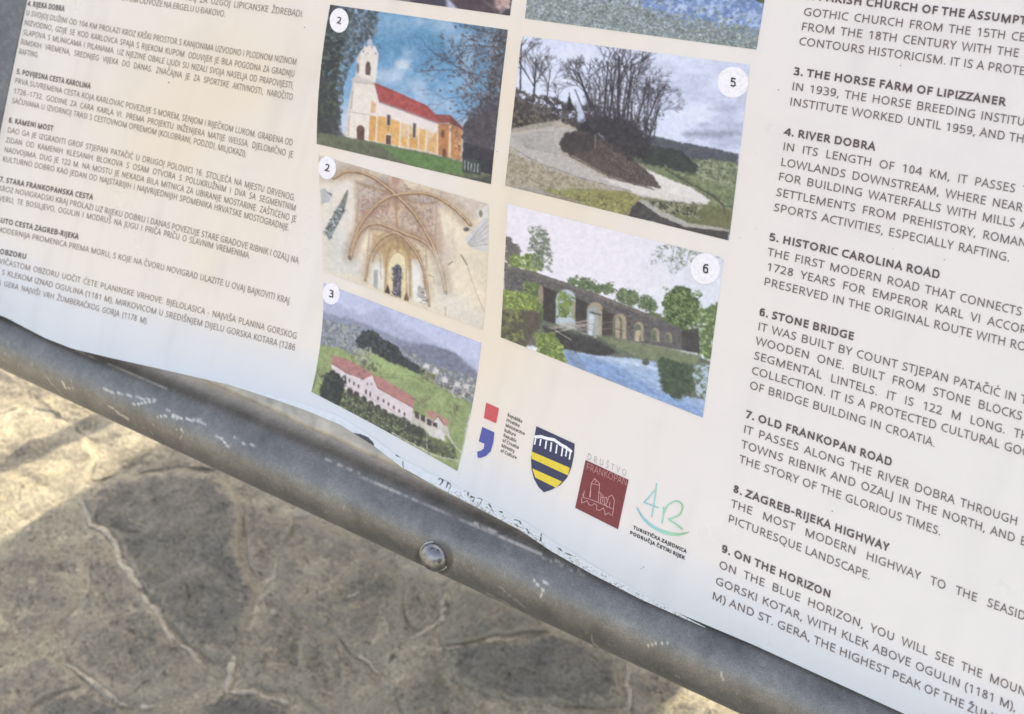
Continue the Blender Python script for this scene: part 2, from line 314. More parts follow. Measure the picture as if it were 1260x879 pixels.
LEFT = [
 [('NAJ ZA UZGOJ LIPICANSKE ŽDREBADI.', (229, .8), (373.3, 21.7), 0, 0, ''), ('A POTOM ODVOZE NA ERGELU U ĐAKOVO.', (139, -1), (277.3, 21.4), 0, 0, '')],
 [('4. RIJEKA DOBRA', (34.1, 7.6), (79, 14.4), 1, 0, ''),
  ('U SVOJOJ DUŽINI OD 104 KM PROLAZI KROZ KRŠKI PROSTOR S KANJONIMA UZVODNO I PLODNOM NIZINOM', (32, 19), (364.6, 80.2), 0, 2, ''),
  ('NIZVODNO, GDJE SE KOD KARLOVCA SPAJA S RIJEKOM KUPOM. ODUVIJEK JE BILA POGODNA ZA GRADNJU', (30, 31), (362.2, 95.2), 0, 1.6, ''),
  ('SLAPOVA S MLINICAMA I PILANAMA. UZ NJEZINE OBALE LJUDI SU NIZALI SVOJA NASELJA OD PRAPOVIJESTI,', (28.3, 42.9), (360.6, 109.5), 0, 1.2, ''),
  ('RIMSKIH VREMENA, SREDNJEG VIJEKA DO DANAS. ZNAČAJNA JE ZA SPORTSKE AKTIVNOSTI, NAROČITO', (25.7, 54.8), (359.8, 123.8), 0, .8, ''),
  ('RAFTING.', (23.5, 66.7), (47.3, 71.4), 0, 0, '')],
 [('5. POVIJESNA CESTA KAROLINA', (20.6, 91.3), (111.1, 109.8), 1, 0, ''),
  ('PRVA SUVREMENA CESTA KOJA KARLOVAC POVEZUJE S MOREM, SENJOM I RIJEČKOM LUKOM. GRAĐENA OD', (18.3, 102.4), (359.8, 179.8), 0, -.5, ''),
  ('1726.-1732. GODINE ZA CARA KARLA VI. PREMA PROJEKTU INŽENJERA MATIJE WEISSA. DJELOMIČNO JE', (16.7, 115.1), (360.2, 194.4), 0, -1.2, ''),
  ('SAČUVANA U IZVORNOJ TRASI S CESTOVNOM OPREMOM (KOLOBRANI, PODZIDI, MILJOKAZI).', (14.6, 127), (302.7, 193.7), 0, -1.8, '')],
 [('6. KAMENI MOST', (10.8, 151.1), (65.1, 161.6), 1, 0, ''),
  ('DAO GA JE IZGRADITI GROF STJEPAN PATAČIĆ U DRUGOJ POLOVICI 16. STOLJEĆA NA MJESTU DRVENOG.', (9.2, 163.2), (362.7, 247.6), 0, -3.7, ''),
  ('ZIDAN OD KAMENIH KLESANIH BLOKOVA S OSAM OTVORA S POLUKRUŽNIM I DVA SA SEGMENTNIM', (7.1, 175.4), (363.5, 260.3), 0, -4, ''),
  ('NADVOJIMA. DUG JE 122 M. NA MOSTU JE NEKADA BILA MITNICA ZA UBIRANJE MOSTARINE. ZAŠTIĆENO JE', (5.2, 187.3), (364.1, 274.1), 0, -4.3, ''),
  ('KULTURNO DOBRO KAO JEDAN OD NAJSTARIJIH I NAJVRIJEDNIJIH SPOMENIKA HRVATSKE MOSTOGRADNJE.', (3.2, 198.7), (355.6, 284.6), 0, -4.5, '')],
 [('7. STARA FRANKOPANSKA CESTA', (-.5, 223.8), (114, 246.5), 1, 0, ''),
  ('KROZ NOVIGRADSKI KRAJ PROLAZI UZ RIJEKU DOBRU I DANAS POVEZUJE STARE GRADOVE RIBNIK I OZALJ NA', (-1.9, 234.5), (367, 325), 0, -4.6, ''),
  ('SJEVERU, TE BOSILJEVO, OGULIN I MODRUŠ NA JUGU I PRIČA PRIČU O SLAVNIM VREMENIMA.', (-11, 245.5), (307.5, 319), 0, -4, '')],
 [('8. AUTO CESTA ZAGREB-RIJEKA', (-12, 271.8), (96.3, 294.9), 1, 0, ''),
  ('NAJMODERNIJA PROMENICA PREMA MORU, S KOJE NA ČVORU NOVIGRAD ULAZITE U OVAJ BAJKOVITI KRAJ.', (-16, 282.5), (357.5, 374.8), 0, -3, '')],
 [('9. NA OBZORU', (-22, 308), (32.2, 319.4), 1, 0, ''),
  ('NA PLAVIČASTOM OBZORU UOČIT ĆETE PLANINSKE VRHOVE: BJELOLASICA - NAJVIŠA PLANINA GORSKOG', (-28, 318), (364.6, 417.6), 0, -2, ''),
  ('KOTARA, S KLEKOM IZNAD OGULINA (1181 M), MIRKOVICOM U SREDIŠNJEM DIJELU GORSKA KOTARA (1286', (-32, 329.5), (362.7, 431.9), 0, -.5, ''),
  ('M) I SVETA GERA NAJVIŠI VRH ŽUMBERAČKOG GORJA (1178 M).', (-36, 341.8), (181.7, 399.2), 0, 0, '')]]
def cap_r(p): return 9.9+(p[0]-1000)*.0032
def cap_l(p): return 6.6+max(p[0], -20)*.0042
# ---------------------------------------------------------------- painter: colours given at the vertices of a printed or worn surface
def vnoise(x, y, seed=0):
    xi = np.floor(x).astype(np.int64); yi = np.floor(y).astype(np.int64); fx = x-xi; fy = y-yi
    fx = fx*fx*(3-2*fx); fy = fy*fy*(3-2*fy)
    def hsh(a, b):
        n = (a*374761393+b*668265263+seed*974711) & 0x7fffffff; n = ((n ^ (n >> 13))*1274126177) & 0x7fffffff
        return ((n ^ (n >> 16)) & 0xffff)/65535.0
    return (hsh(xi, yi)*(1-fx)+hsh(xi+1, yi)*fx)*(1-fy)+(hsh(xi, yi+1)*(1-fx)+hsh(xi+1, yi+1)*fx)*fy
def fbm(x, y, s, o=4, seed=0, g=.55):
    a = 0; w = 1; t = 0
    for k in range(o): a = a+w*vnoise(x/s*2**k+17.3*k, y/s*2**k-9.1*k, seed+k); t += w; w *= g
    return a/t
class Painter:
    def __init__(s, X, Y, col): s.X0 = s.X = X; s.Y0 = s.Y = Y; s.c = np.tile(np.array(col, float), (len(X), 1)); s.T = (0, 0, 1)
    def warp(s, a=0.0, sc=3.0):               # bends the drawing a little so that natural outlines are not straight
        if a == 0: s.X, s.Y = s.X0, s.Y0
        else: s.X = s.X0+(fbm(s.X0, s.Y0, sc, 3, 101)-.5)*2*a; s.Y = s.Y0+(fbm(s.X0, s.Y0, sc, 3, 202)-.5)*2*a
    def t(s, p): p = np.array(p, float); return p/s.T[2]+np.array(s.T[:2])
    def put(s, m, a, col):
        a = a[:, None]; s.c[m] = s.c[m]*(1-a)+np.asarray(col if np.ndim(col) == 1 else col[m], float)*a
    def sd(s, P, X, Y):
        n = len(P); d = np.full(len(X), 1e9); ins = np.zeros(len(X), bool)
        for i in range(n):
            a = P[i]; b = P[(i+1) % n]; e = b-a; L = max(e@e, 1e-9); t = np.clip(((X-a[0])*e[0]+(Y-a[1])*e[1])/L, 0, 1)
            d = np.minimum(d, np.hypot(X-a[0]-t*e[0], Y-a[1]-t*e[1]))
            if abs(b[1]-a[1]) > 1e-9:
                c = ((a[1] > Y) != (b[1] > Y)) & (X < (b[0]-a[0])*(Y-a[1])/(b[1]-a[1])+a[0]); ins ^= c
        return np.where(ins, -d, d)
    def poly(s, p, col, a=1.0, soft=.5, rag=0.0, rs=3.0):
        P = s.t(p); r = soft+rag*2
        m = np.where((s.X > P[:, 0].min()-r) & (s.X < P[:, 0].max()+r) & (s.Y > P[:, 1].min()-r) & (s.Y < P[:, 1].max()+r))[0]
        if not len(m): return
        d = s.sd(P, s.X[m], s.Y[m])
        if rag: d = d+(fbm(s.X[m], s.Y[m], rs, 3, 5)-.5)*2*rag
        s.put(m, np.clip(.5-d/(2*soft), 0, 1)*a, col)
    def line(s, p, w, col, a=1.0, soft=.35):
        P = s.t(p)
        for i in range(len(P)-1):
            A, B = P[i], P[i+1]; r = w/2+soft
            m = np.where((s.X > min(A[0], B[0])-r) & (s.X < max(A[0], B[0])+r) & (s.Y > min(A[1], B[1])-r) & (s.Y < max(A[1], B[1])+r))[0]
            if not len(m): continue
            e = B-A; t = np.clip(((s.X[m]-A[0])*e[0]+(s.Y[m]-A[1])*e[1])/max(e@e, 1e-9), 0, 1)
            d = np.hypot(s.X[m]-A[0]-t*e[0], s.Y[m]-A[1]-t*e[1])
            s.put(m, np.clip(.5+(w/2-d)/(2*soft), 0, 1)*a, col)
    def ell(s, c, rx, ry, col, a=1.0, soft=.5, rag=0.0, rs=3.0):
        k = np.linspace(0, 2*math.pi, 18)[:-1]; s.poly([(c[0]+rx*math.cos(q), c[1]+ry*math.sin(q)) for q in k], col, a, soft, rag, rs)
    def grain(s, amt, sc=2.0, seed=3, o=3): s.c *= (1+(fbm(s.X, s.Y, sc, o, seed)-.5)*2.6*amt*np.clip(1.35-s.c.mean(1)/190, .12, 1))[:, None]
    def speck(s, p, cols, sc=2.2, thr=.5, a=1.0, seed=1, soft=.16):     # noisy foliage inside a polygon
        P = s.t(p); m = np.where((s.X > P[:, 0].min()-3) & (s.X < P[:, 0].max()+3) & (s.Y > P[:, 1].min()-3) & (s.Y < P[:, 1].max()+3))[0]
        if not len(m): return
        d = s.sd(P, s.X[m], s.Y[m])+(fbm(s.X[m], s.Y[m], 6, 3, 9)-.5)*9
        for k, c in enumerate(cols):
            n = fbm(s.X[m], s.Y[m], sc, 3, seed+7*k); s.put(m, np.clip((n-thr)/soft, 0, 1)*np.clip(.5-d/2.5, 0, 1)*a, c)
    def tree(s, x, y, ang, ln, w, depth, col, rng, a=.8):
        x2 = x+math.cos(ang)*ln; y2 = y-math.sin(ang)*ln
        s.line([(x, y), (x2, y2)], w, col, a)
        if depth <= 0: return
        for k in range(rng.choice([2, 3])):
            t = rng.uniform(.45, 1); s.tree(x+(x2-x)*t, y+(y2-y)*t, ang+rng.uniform(-.75, .75), ln*rng.uniform(.5, .75), w*.62, depth-1, col, rng, a)

# ---------------------------------------------------------------- the board: sheet, backing plate, tube frame
board = empty('info_board', 'tilted white information board with printed text and photographs in a scuffed grey tube frame', 'information board', tuple(board_pt(np.array(0.), np.array(0.), np.array(0.))))
nu, nv = 260, 170
bu = np.linspace(0, 1, nu); bv = 1-(1-np.linspace(0, 1, nv))**1.6
G = []
for b in bv:
    for a in bu:
        u = -.43+a*(U_RIGHT+.43); v = V_TOP+(v_edge(u)-V_TOP)*b
        for _ in range(3):
            u = u_left(v)+a*(U_RIGHT-u_left(v)); v = V_TOP+(v_edge(u)-V_TOP)*b
        G.append((u, v))
G = np.array(G); me = grid_mesh('printed_sheet', on_sheet(G, 0), nu, nv, flip=False)
gd = v_edge(G[:, 0])-G[:, 1]                                        # cream printed ground, with warm glow and cool lower-edge reflection painted into its colour
nz = fbm(G[:, 0], G[:, 1], .16, 4, 61); glow_mask = np.exp(-((G[:, 0]+.18)/.20)**2-((G[:, 1]+.06)/.12)**2)+.55*np.exp(-((G[:, 0]+.03)/.06)**2-((G[:, 1]+.05)/.10)**2)
warm_glow = np.clip((nz-.12)*2.8, 0, 1)*np.clip(glow_mask*1.3, 0, 1); pnk = np.clip((nz-.3)*2, 0, 1)*np.clip((G[:, 0]-.0)/.1, 0, 1)*.6
A_ = np.array([.825, .782, .742]); cc = A_+(np.array([.835, .722, .575])-A_)*warm_glow[:, None]+(np.array([.82, .768, .75])-A_)*pnk[:, None]
kb = np.clip(1-gd/np.interp(G[:, 0], [-.4, -.1, .1], [.055, .035, .03]), 0, 1)**.8; cc = cc*(1-kb[:, None])+np.array([.63, .685, .765])*kb[:, None]  # blue-grey of sky reflection and shade painted along the lower edge
dr = fbm(G[:, 0], G[:, 1]*.12, .012, 3, 5); sm = fbm(G[:, 0]+G[:, 1]*.5, G[:, 1], .03, 4, 15); cc *= (1-.05*np.clip(dr-.55, 0, 1)*4-.035*np.clip(sm-.55, 0, 1)*4)[:, None]
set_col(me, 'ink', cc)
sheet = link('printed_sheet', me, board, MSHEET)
# backing plate: same outline 1.5 mm behind, 3 mm thick, showing below the sheet where the film has shrunk
m, n, l, b = mat('aged_aluminium_plate', (.42, .41, .38), .5, .35)
l.new(ramp(n, l, noise(n, l, 90, 5), [(.3, (.30, .30, .29)), (.5, (.44, .42, .38)), (.75, (.56, .53, .47))]), b.inputs['Base Color']); MPLATE = m
PL_PX = [(-160, 336), (0, 388), (85, 426), (191, 451), (249, 466), (300, 489), (341, 508), (380, 527), (420, 543), (445, 557), (470, 567), (494, 577), (539, 601), (590, 626.5), (641, 653.5), (679, 678), (727, 703), (850, 754), (1000, 813), (1260, 926), (1500, 1036)]
PL = uv_at(PL_PX, -.003); bot = [(u, v) for u, v in PL if u < U_RIGHT]
V = []; 
for u, v in bot: V.append((u, v, 1)); V.append((u, v, 0))
nb = len(bot); vs = []; fs = []
zt = np.array([height(np.array([u]), np.array([v]))[0]-.0012 for u, v in bot])
inner = .03
rows = [[(u, V_TOP, -.0012) for u, v in bot]]
for d in (.06, .045, .03, .02, .012, .006, .003, 0):
    rows.append([(u, v-d, min(height(np.array([u]), np.array([v-d]))[0], height(np.array([u]), np.array([v_edge(u)-d]))[0])-.0010) for u, v in bot])
rows.append([(u, v, r[2]-.003) for (u, v), r in zip(bot, rows[-1])]); rows.append([(u, v-.06, -.006) for u, v in bot]); rows.append([(u, V_TOP, -.006) for u, v in bot])
pts = np.array([p for r in rows for p in r]); me = grid_mesh('backing_plate', board_pt(pts[:, 0], pts[:, 1], pts[:, 2]), nb, len(rows))
link('backing_plate', me, board, MPLATE)

# tube frame: axis of the lower tube found from its lower outline in the picture
TR = .0255
r1, r2 = rays([(0, 453.5), (840, 845.5)])/FPX
NP = nrm(np.cross(r1, r2)); NP = NP if NP@EY < 0 else -NP           # points up the board
def axis_pt(rr):
    zc = -(TR+.0065)
    # q = P0 + u EX + v EY - zc EZ with q.NP = TR ; choose u from the ray
    q0 = rr*((P0@EZ)/(rr@EZ))-P0; u = q0@EX
    base = P0+u*EX-zc*EZ; v = (TR-base@NP)/(EY@NP); return u, v, zc
A1 = axis_pt(r1); A2 = axis_pt(r2)
def axis(u): t = (u-A1[0])/(A2[0]-A1[0]); return np.array([u, A1[1]+t*(A2[1]-A1[1]), A1[2]])
def tube(name, path, r, seg, parent, m, close=True):
    P = np.array(path, float); T = np.gradient(P, axis=0); T /= np.linalg.norm(T, axis=1)[:, None]
    ref = nrm(np.cross(T[0], nrm([.3, .2, .9]))); rows = []
    for p, t in zip(P, T):
        ref = nrm(ref-t*(ref@t)); s2 = np.cross(t, ref); a = np.linspace(0, 2*math.pi, seg, endpoint=False)
        rows.append(p+r*(np.cos(a)[:, None]*ref+np.sin(a)[:, None]*s2))
    R = np.array(rows)                                             # (n, seg, 3) -> grid cyclic around
    pts = R.transpose(1, 0, 2).reshape(-1, 3)
    return grid_mesh(name, pts, len(P), seg, cyc=True)
SIDE_DIR = nrm(np.append(LEFT_UV[0]-LEFT_UV[1], 0))                # up along the left edge
SN = np.array([-SIDE_DIR[1], SIDE_DIR[0], 0]); SN = SN if SN[0] < 0 else -SN
side0 = np.append(LEFT_UV[0], 0)+SN*(TR*.93)+np.array([0, 0, -.012])
def b2w(p): p = np.atleast_2d(p); return board_pt(p[:, 0], p[:, 1], p[:, 2])
# corner where the lower tube meets the side tube
uc = side0[0]; 
for _ in range(20):
    c = axis(uc); t = (c[1]-side0[1])/SIDE_DIR[1]; uc = (side0+SIDE_DIR*t)[0]
corner = axis(uc)
u_line = np.concatenate([np.linspace(corner[0]-.0, .30, 1300), np.linspace(.31, U_RIGHT+.03, 30)])
low_path = np.array([axis(u) for u in u_line])
wlow = b2w(low_path)
def m_tube():
    m, n, l, b = mat('scuffed_silver_paint', (.33, .33, .33), .4, .7, .5)
    a = n.new('ShaderNodeAttribute'); a.attribute_name = 'wear'
    g = noise(n, l, 55, 5, .6); c = ramp(n, l, g, [(.3, (.165, .168, .17)), (.5, (.215, .218, .22)), (.75, (.27, .27, .265))])
    g2 = noise(n, l, 1500, 2, .6); c = mix(n, l, 1.0, c, ramp(n, l, g2, [(.3, (.78,)*3), (.7, (1.15,)*3)]), 'MULTIPLY')
    g3 = noise(n, l, 260, 4, .7, dist=.5); c = mix(n, l, 1.0, c, ramp(n, l, g3, [(.35, (.88,)*3), (.6, (1.04,)*3), (.74, (1.2, 1.19, 1.17))]), 'MULTIPLY')
    sp = n.new('ShaderNodeSeparateColor'); l.new(a.outputs['Color'], sp.inputs[0])
    c = mix(n, l, sp.outputs[0], c, (.62, .61, .58)); c = mix(n, l, sp.outputs[1], c, (.10, .10, .10))
    l.new(c, b.inputs['Base Color'])
    rr = n.new('ShaderNodeMapRange'); l.new(g, rr.inputs[0]); rr.inputs[3].default_value = .28; rr.inputs[4].default_value = .48; l.new(rr.outputs[0], b.inputs['Roughness'])
    bump(n, l, b, g2, .35, .0004); return m
MTUBE = m_tube()
me = tube('lower_tube', wlow, TR, 120, board, MTUBE)
pv = np.empty(len(me.vertices)*3, np.float32); me.vertices.foreach_get('co', pv); pv = pv.reshape(-1, 3).astype(float)
px, py = project(pv); cen = np.repeat(wlow[None], 120, 0).reshape(-1, 3)
front = ((pv-cen)*(OFS-pv)).sum(1) > 0
Pn = Painter(px, py, (0, 0, 0)); rng = random.Random(4); WHT = np.array([1., 0, 0]); BLK = np.array([0, 1., 0])
def scratch(p, w, a, col=WHT, jit=.5, brk=.0):
    p = np.array(p, float)
    for i in range(len(p)-1):
        k = max(2, int(np.hypot(*(p[i+1]-p[i]))/5)); q = p[i]+(p[i+1]-p[i])*np.linspace(0, 1, k+1)[:, None]+np.array([[rng.uniform(-jit, jit), rng.uniform(-jit, jit)] for _ in range(k+1)])
        for j in range(k):
            if rng.random() >= brk: Pn.line(q[j:j+2], w*rng.uniform(.6, 1.3), col, a*rng.uniform(.6, 1))
Z4 = lambda *p: [(x/2.931, 380+y/2.931) for x, y in p]
Z5 = lambda *p: [(300+x/2.931, 440+y/2.931) for x, y in p]
Z6 = lambda *p: [(600+x/2.755, 560+y/2.755) for x, y in p]
scratch(Z4((275, 150), (350, 185), (450, 225), (600, 290)), 1.9, 1, jit=.3)
scratch(Z5((295, 370), (400, 415), (500, 462), (620, 510), (750, 568)), 1.7, .95, jit=.5, brk=.03)
scratch(Z5((830, 600), (900, 628), (1000, 680), (1110, 730), (1231, 782)), 2.4, 1, jit=.9, brk=.03)
scratch(Z5((840, 603), (1231, 785)), 1.2, .7, jit=1.4, brk=.3)
scratch(Z4((1170, 545), (1231, 572)), 1.2, .7)
scratch(Z5((0, 308), (40, 325)), 1.4, .7)
for p in ([(370, 290), (400, 300), (520, 325), (560, 330)], [(480, 345), (530, 340), (560, 335)], [(600, 365), (640, 390), (700, 405), (745, 415)], [(640, 395), (725, 400)], [(760, 455), (800, 470), (825, 500)],
          [(840, 462), (880, 485), (930, 495)], [(225, 265), (235, 285), (265, 285)], [(650, 430), (660, 445), (650, 470)], [(395, 350), (430, 380), (465, 400)], [(560, 390), (600, 385), (640, 395)]):
    scratch(Z4(*p), 1.7, .9, jit=.9, brk=.08)
scratch(Z4((160, 235), (185, 270), (225, 310)), 1.6, .35, jit=.4)
scratch(Z6((0, 470), (40, 490), (130, 540), (265, 618)), 1.1, .7, jit=.5, brk=.15)
scratch(Z6((35, 445), (100, 495), (125, 520)), 1.4, .45, jit=.7)
for p in ([(155, 425), (190, 460), (180, 480)], [(190, 430), (225, 440)], [(350, 610), (360, 640), (375, 650)], [(455, 705), (480, 715)], [(540, 645), (620, 635)], [(790, 740), (800, 770)]):
    scratch(Z6(*p), 1.5, .9, jit=.9, brk=.08)
for _ in range(800):                                               # small nicks along the crown of the tube
    x = rng.uniform(-10, 1100); c = 500+(x-100)*.467+rng.gauss(18, 22)
    L = abs(rng.gauss(0, 2.2)); an = rng.uniform(0, 6.28)
    Pn.line([(x, c), (x+math.cos(an)*L, c+math.sin(an)*L)], rng.uniform(.4, 1.0), WHT, rng.uniform(.1, .6))
for _ in range(500):
    x = rng.uniform(-10, 1100); c = 500+(x-100)*.467+rng.gauss(30, 25); L = rng.uniform(1, 6)
    Pn.line([(x, c), (x+rng.uniform(-.6, .6), c+L)], .7, WHT, rng.uniform(.08, .4))
for _ in range(350):
    x = rng.uniform(-10, 1100); c = 500+(x-100)*.467+rng.gauss(30, 30)
    Pn.line([(x, c), (x+rng.uniform(-2, 2), c+rng.uniform(-1, 1))], rng.uniform(.4, .9), BLK, rng.uniform(.2, .6))
for p in ([(500, 400), (560, 425), (600, 440)],): scratch(Z5(*p), 2.0, .3, BLK)
scratch(Z5((295, 371), (500, 463), (750, 569), (1000, 681), (1231, 783)), .7, .8, jit=.3)
Pn.T = (0, 0, 1)
for k_ in range(3): Pn.ell((534.5, 687), 24-k_, 23.5-k_, BLK, .42, 1.2, 1.2, 4)
Pn.c *= front[:, None]
set_col(me, 'wear', Pn.c)
lower = link('lower_tube', me, board, MTUBE)
def zero_wear(me): set_col(me, 'wear', np.zeros((len(me.vertices), 3)))
L_side = (V_TOP-.02-corner[1])/SIDE_DIR[1]
sp = np.array([np.array([corner[0], corner[1], side0[2]])+SIDE_DIR*t for t in np.linspace(-.0, L_side, 60)])
sp[0] = corner
me = tube('side_tube', b2w(sp), TR*.98, 48, board, MTUBE); zero_wear(me); link('side_tube', me, board, MTUBE)
sr = [np.array([U_RIGHT+TR, v, -.02]) for v in np.linspace(axis(U_RIGHT+TR)[1], V_TOP-.02, 40)]
me = tube('side_tube', b2w(np.array(sr)), TR*.98, 48, board, MTUBE); zero_wear(me); link('side_tube', me, board, MTUBE)
tp = [sp[-1]+(sr[-1]-sp[-1])*t for t in np.linspace(0, 1, 40)]
me = tube('top_tube', b2w(np.array(tp)), TR*.97, 48, board, MTUBE); zero_wear(me); link('top_tube', me, board, MTUBE)
def ball(name, c, r, parent, m):
    bm = bmesh.new(); bmesh.ops.create_uvsphere(bm, u_segments=40, v_segments=24, radius=r, matrix=Matrix.Translation(c)); me = bpy.data.meshes.new(name); bm.to_mesh(me); bm.free()
    zero_wear(me); return link(name, me, parent, m, True)
for p in (corner, sp[-1], sr[0], sr[-1]): ball('corner_joint', b2w(p)[0], TR*1.0, board, MTUBE)
# legs run from the upper part of the side tubes straight down to the paving
for q in (sp[-2], sr[-2]):
    top = b2w(q)[0]; top = top+to_world(EZ)*.02; foot = np.array([top[0], top[1]+.25, -.05])
    me = tube('leg', np.array([top+(foot-top)*t for t in np.linspace(0, 1, 12)]), .022, 32, board, MTUBE); zero_wear(me); link('leg', me, board, MTUBE)

# dome-headed bolt through the lower tube
def ray_tube(p):
    d = rays([p])[0]/FPX; a = P0+axis(0)[0]*EX+axis(0)[1]*EY-axis(0)[2]*EZ; a2 = P0+axis(.1)[0]*EX+axis(.1)[1]*EY-axis(.1)[2]*EZ; t = nrm(a2-a)
    dd = d-t*(d@t); aa = -a+t*(a@t); A = dd@dd; B = 2*dd@aa; C = aa@aa-TR*TR; k = (-B-math.sqrt(B*B-4*A*C))/(2*A)
    h = d*k; c = a+t*((h-a)@t); return h, nrm(h-c)
h, nn = ray_tube((534.5, 685)); nn = nrm(nn*.8+nrm(-h)*.35)
c = to_world(h)+OFS; ax = nrm(to_world(nn)); rb = 19.0*h[2]/FPX
prof = [(0, .62), (.18, .615), (.36, .585), (.55, .52), (.72, .42), (.86, .29), (.94, .15), (.97, .05), (.955, .0), (.96, -.02), (1.06, -.03), (1.075, -.08), (1.07, -.16), (1.0, -.2), (.9, -.6)]
e1 = nrm(np.cross(ax, [0, 0, 1.])); e2 = np.cross(ax, e1); seg = 48; pts = []
pr = cr(prof, 4)
for k in range(seg):
    a = 2*math.pi*k/seg
    for r, z in pr: pts.append(c+rb*(r*(math.cos(a)*e1+math.sin(a)*e2)+(z+.05)*ax))
me = grid_mesh('bolt', np.array(pts), len(pr), seg, cyc=True)
m, n, l, b = mat('zinc_bolt', (.42, .42, .41), .22, .95)
g = noise(n, l, 130, 4, .6, dist=.8); l.new(ramp(n, l, g, [(.36, (.07, .07, .07)), (.46, (.24, .25, .27)), (.7, (.40, .41, .42))]), b.inputs['Base Color'])
rr = n.new('ShaderNodeMapRange'); l.new(g, rr.inputs[0]); rr.inputs[3].default_value = .42; rr.inputs[4].default_value = .18; l.new(rr.outputs[0], b.inputs['Roughness'])
bump(n, l, b, noise(n, l, 900, 3), .3, .0003)
bo = link('bolt', me, board, m); bo['label'] = 'dull zinc dome-headed bolt on the lower tube'
# ---------------------------------------------------------------- paving: lime mortar and earth ground with rough stones set in it
def hn(x, y, s, seed): return fbm(x, y, s, 4, seed)-.5
def ground_h(x, y):
    near = np.exp(-(np.hypot(x+.7, y-.5)/2.5)**4)
    return (hn(x, y, .11, 31)*.020+hn(x, y, .035, 5)*.012+hn(x, y, .5, 8)*.02)*near
ax_ = np.concatenate([-np.geomspace(400, 2.2, 22), np.linspace(-2.1, .7, 420), np.geomspace(.8, 400, 24)])
ay_ = np.concatenate([-np.geomspace(400, .5, 22), np.linspace(-.4, 1.3, 300), np.geomspace(1.4, 400, 24)])
gx, gy = np.meshgrid(ax_, ay_); gp = np.stack([gx, gy, ground_h(gx, gy)], -1).reshape(-1, 3)
me = grid_mesh('ground', gp, len(ax_), len(ay_))
def m_ground(name, stops, vein, scale=9, bs=.9, rim_=.62):
    m, n, l, b = mat(name, (.4, .36, .28), .9, 0, .25); co = n.new('ShaderNodeTexCoord').outputs['Object']
    g = noise(n, l, scale, 6, .62, co, .6); c = ramp(n, l, g, stops)
    v = noise(n, l, scale*2.3, 5, .6, co, 1.6)
    c = mix(n, l, ramp(n, l, v, [(.47, (0, 0, 0)), (.5, (1, 1, 1)), (.53, (0, 0, 0))]), c, vein)
    f = noise(n, l, 160, 4, .7, co); c = mix(n, l, 1.0, c, ramp(n, l, f, [(.28, (.5,)*3), (.46, (.95,)*3), (.75, (1.25,)*3)]), 'MULTIPLY')
    d = noise(n, l, 26, 5, .68, co, 1.1); c = mix(n, l, 1.0, c, ramp(n, l, d, [(.30, (.55, .55, .56)), (.42, (.90,)*3), (.58, (1.04, 1.03, 1.01)), (.70, (1.3, 1.26, 1.18))]), 'MULTIPLY')
    if name != 'pale_lime_mortar':                                   # lime smeared over the stone's rim
        at = n.new('ShaderNodeAttribute'); at.attribute_name = 'rim'; w = noise(n, l, 34, 5, .7, co, .8)
        ad = n.new('ShaderNodeMath'); ad.operation = 'MULTIPLY_ADD'; l.new(w, ad.inputs[0]); ad.inputs[1].default_value = 1.15; l.new(at.outputs['Fac'], ad.inputs[2])
        k = ramp(n, l, ad.outputs[0], [(rim_, (0, 0, 0)), (min(rim_+.22, 1), (1, 1, 1))]); c = mix(n, l, k, c, mix(n, l, 1.0, (.35, .328, .28), ramp(n, l, f, [(.3, (.7,)*3), (.6, (1.1,)*3)]), 'MULTIPLY'))
    q = noise(n, l, 70, 3, .6, co, .5); c = mix(n, l, 1.0, c, ramp(n, l, q, [(.30, (.45,)*3), (.40, (1,)*3), (.64, (1, 1, 1)), (.72, (1.35, 1.32, 1.25))]), 'MULTIPLY')
    c = mix(n, l, 1.0, c, (1.10, 1.10, 1.03), 'MULTIPLY')
    l.new(c, b.inputs['Base Color'])
    s = n.new('ShaderNodeMath'); s.operation = 'ADD'; l.new(noise(n, l, 45, 6, .65, co, .4), s.inputs[0]); l.new(f, s.inputs[1])
    bump(n, l, b, s.outputs[0], bs, .012); return m
MORTAR = m_ground('pale_lime_mortar', [(.3, (.27, .255, .215)), (.48, (.38, .355, .30)), (.65, (.46, .435, .37))], (.50, .465, .39))
gr = link('ground', me, None, MORTAR); gr['kind'] = 'structure'
GREY = m_ground('grey_limestone', [(.3, (.155, .153, .149)), (.5, (.205, .201, .193)), (.68, (.26, .253, .24))], (.26, .25, .235), 12, rim_=.86)
BEIG = m_ground('beige_streaked_limestone', [(.32, (.20, .19, .172)), (.5, (.27, .255, .228)), (.66, (.37, .345, .29))], (.46, .41, .32), 7)
WARM = m_ground('warm_grey_limestone', [(.3, (.19, .182, .168)), (.5, (.25, .242, .222)), (.7, (.33, .312, .275))], (.38, .345, .28), 9)
Z7 = lambda *p: [(x/2.94, 580+y/2.94) for x, y in p]
Z8 = lambda *p: [(380+x/2.739, 620+y/2.739) for x, y in p]
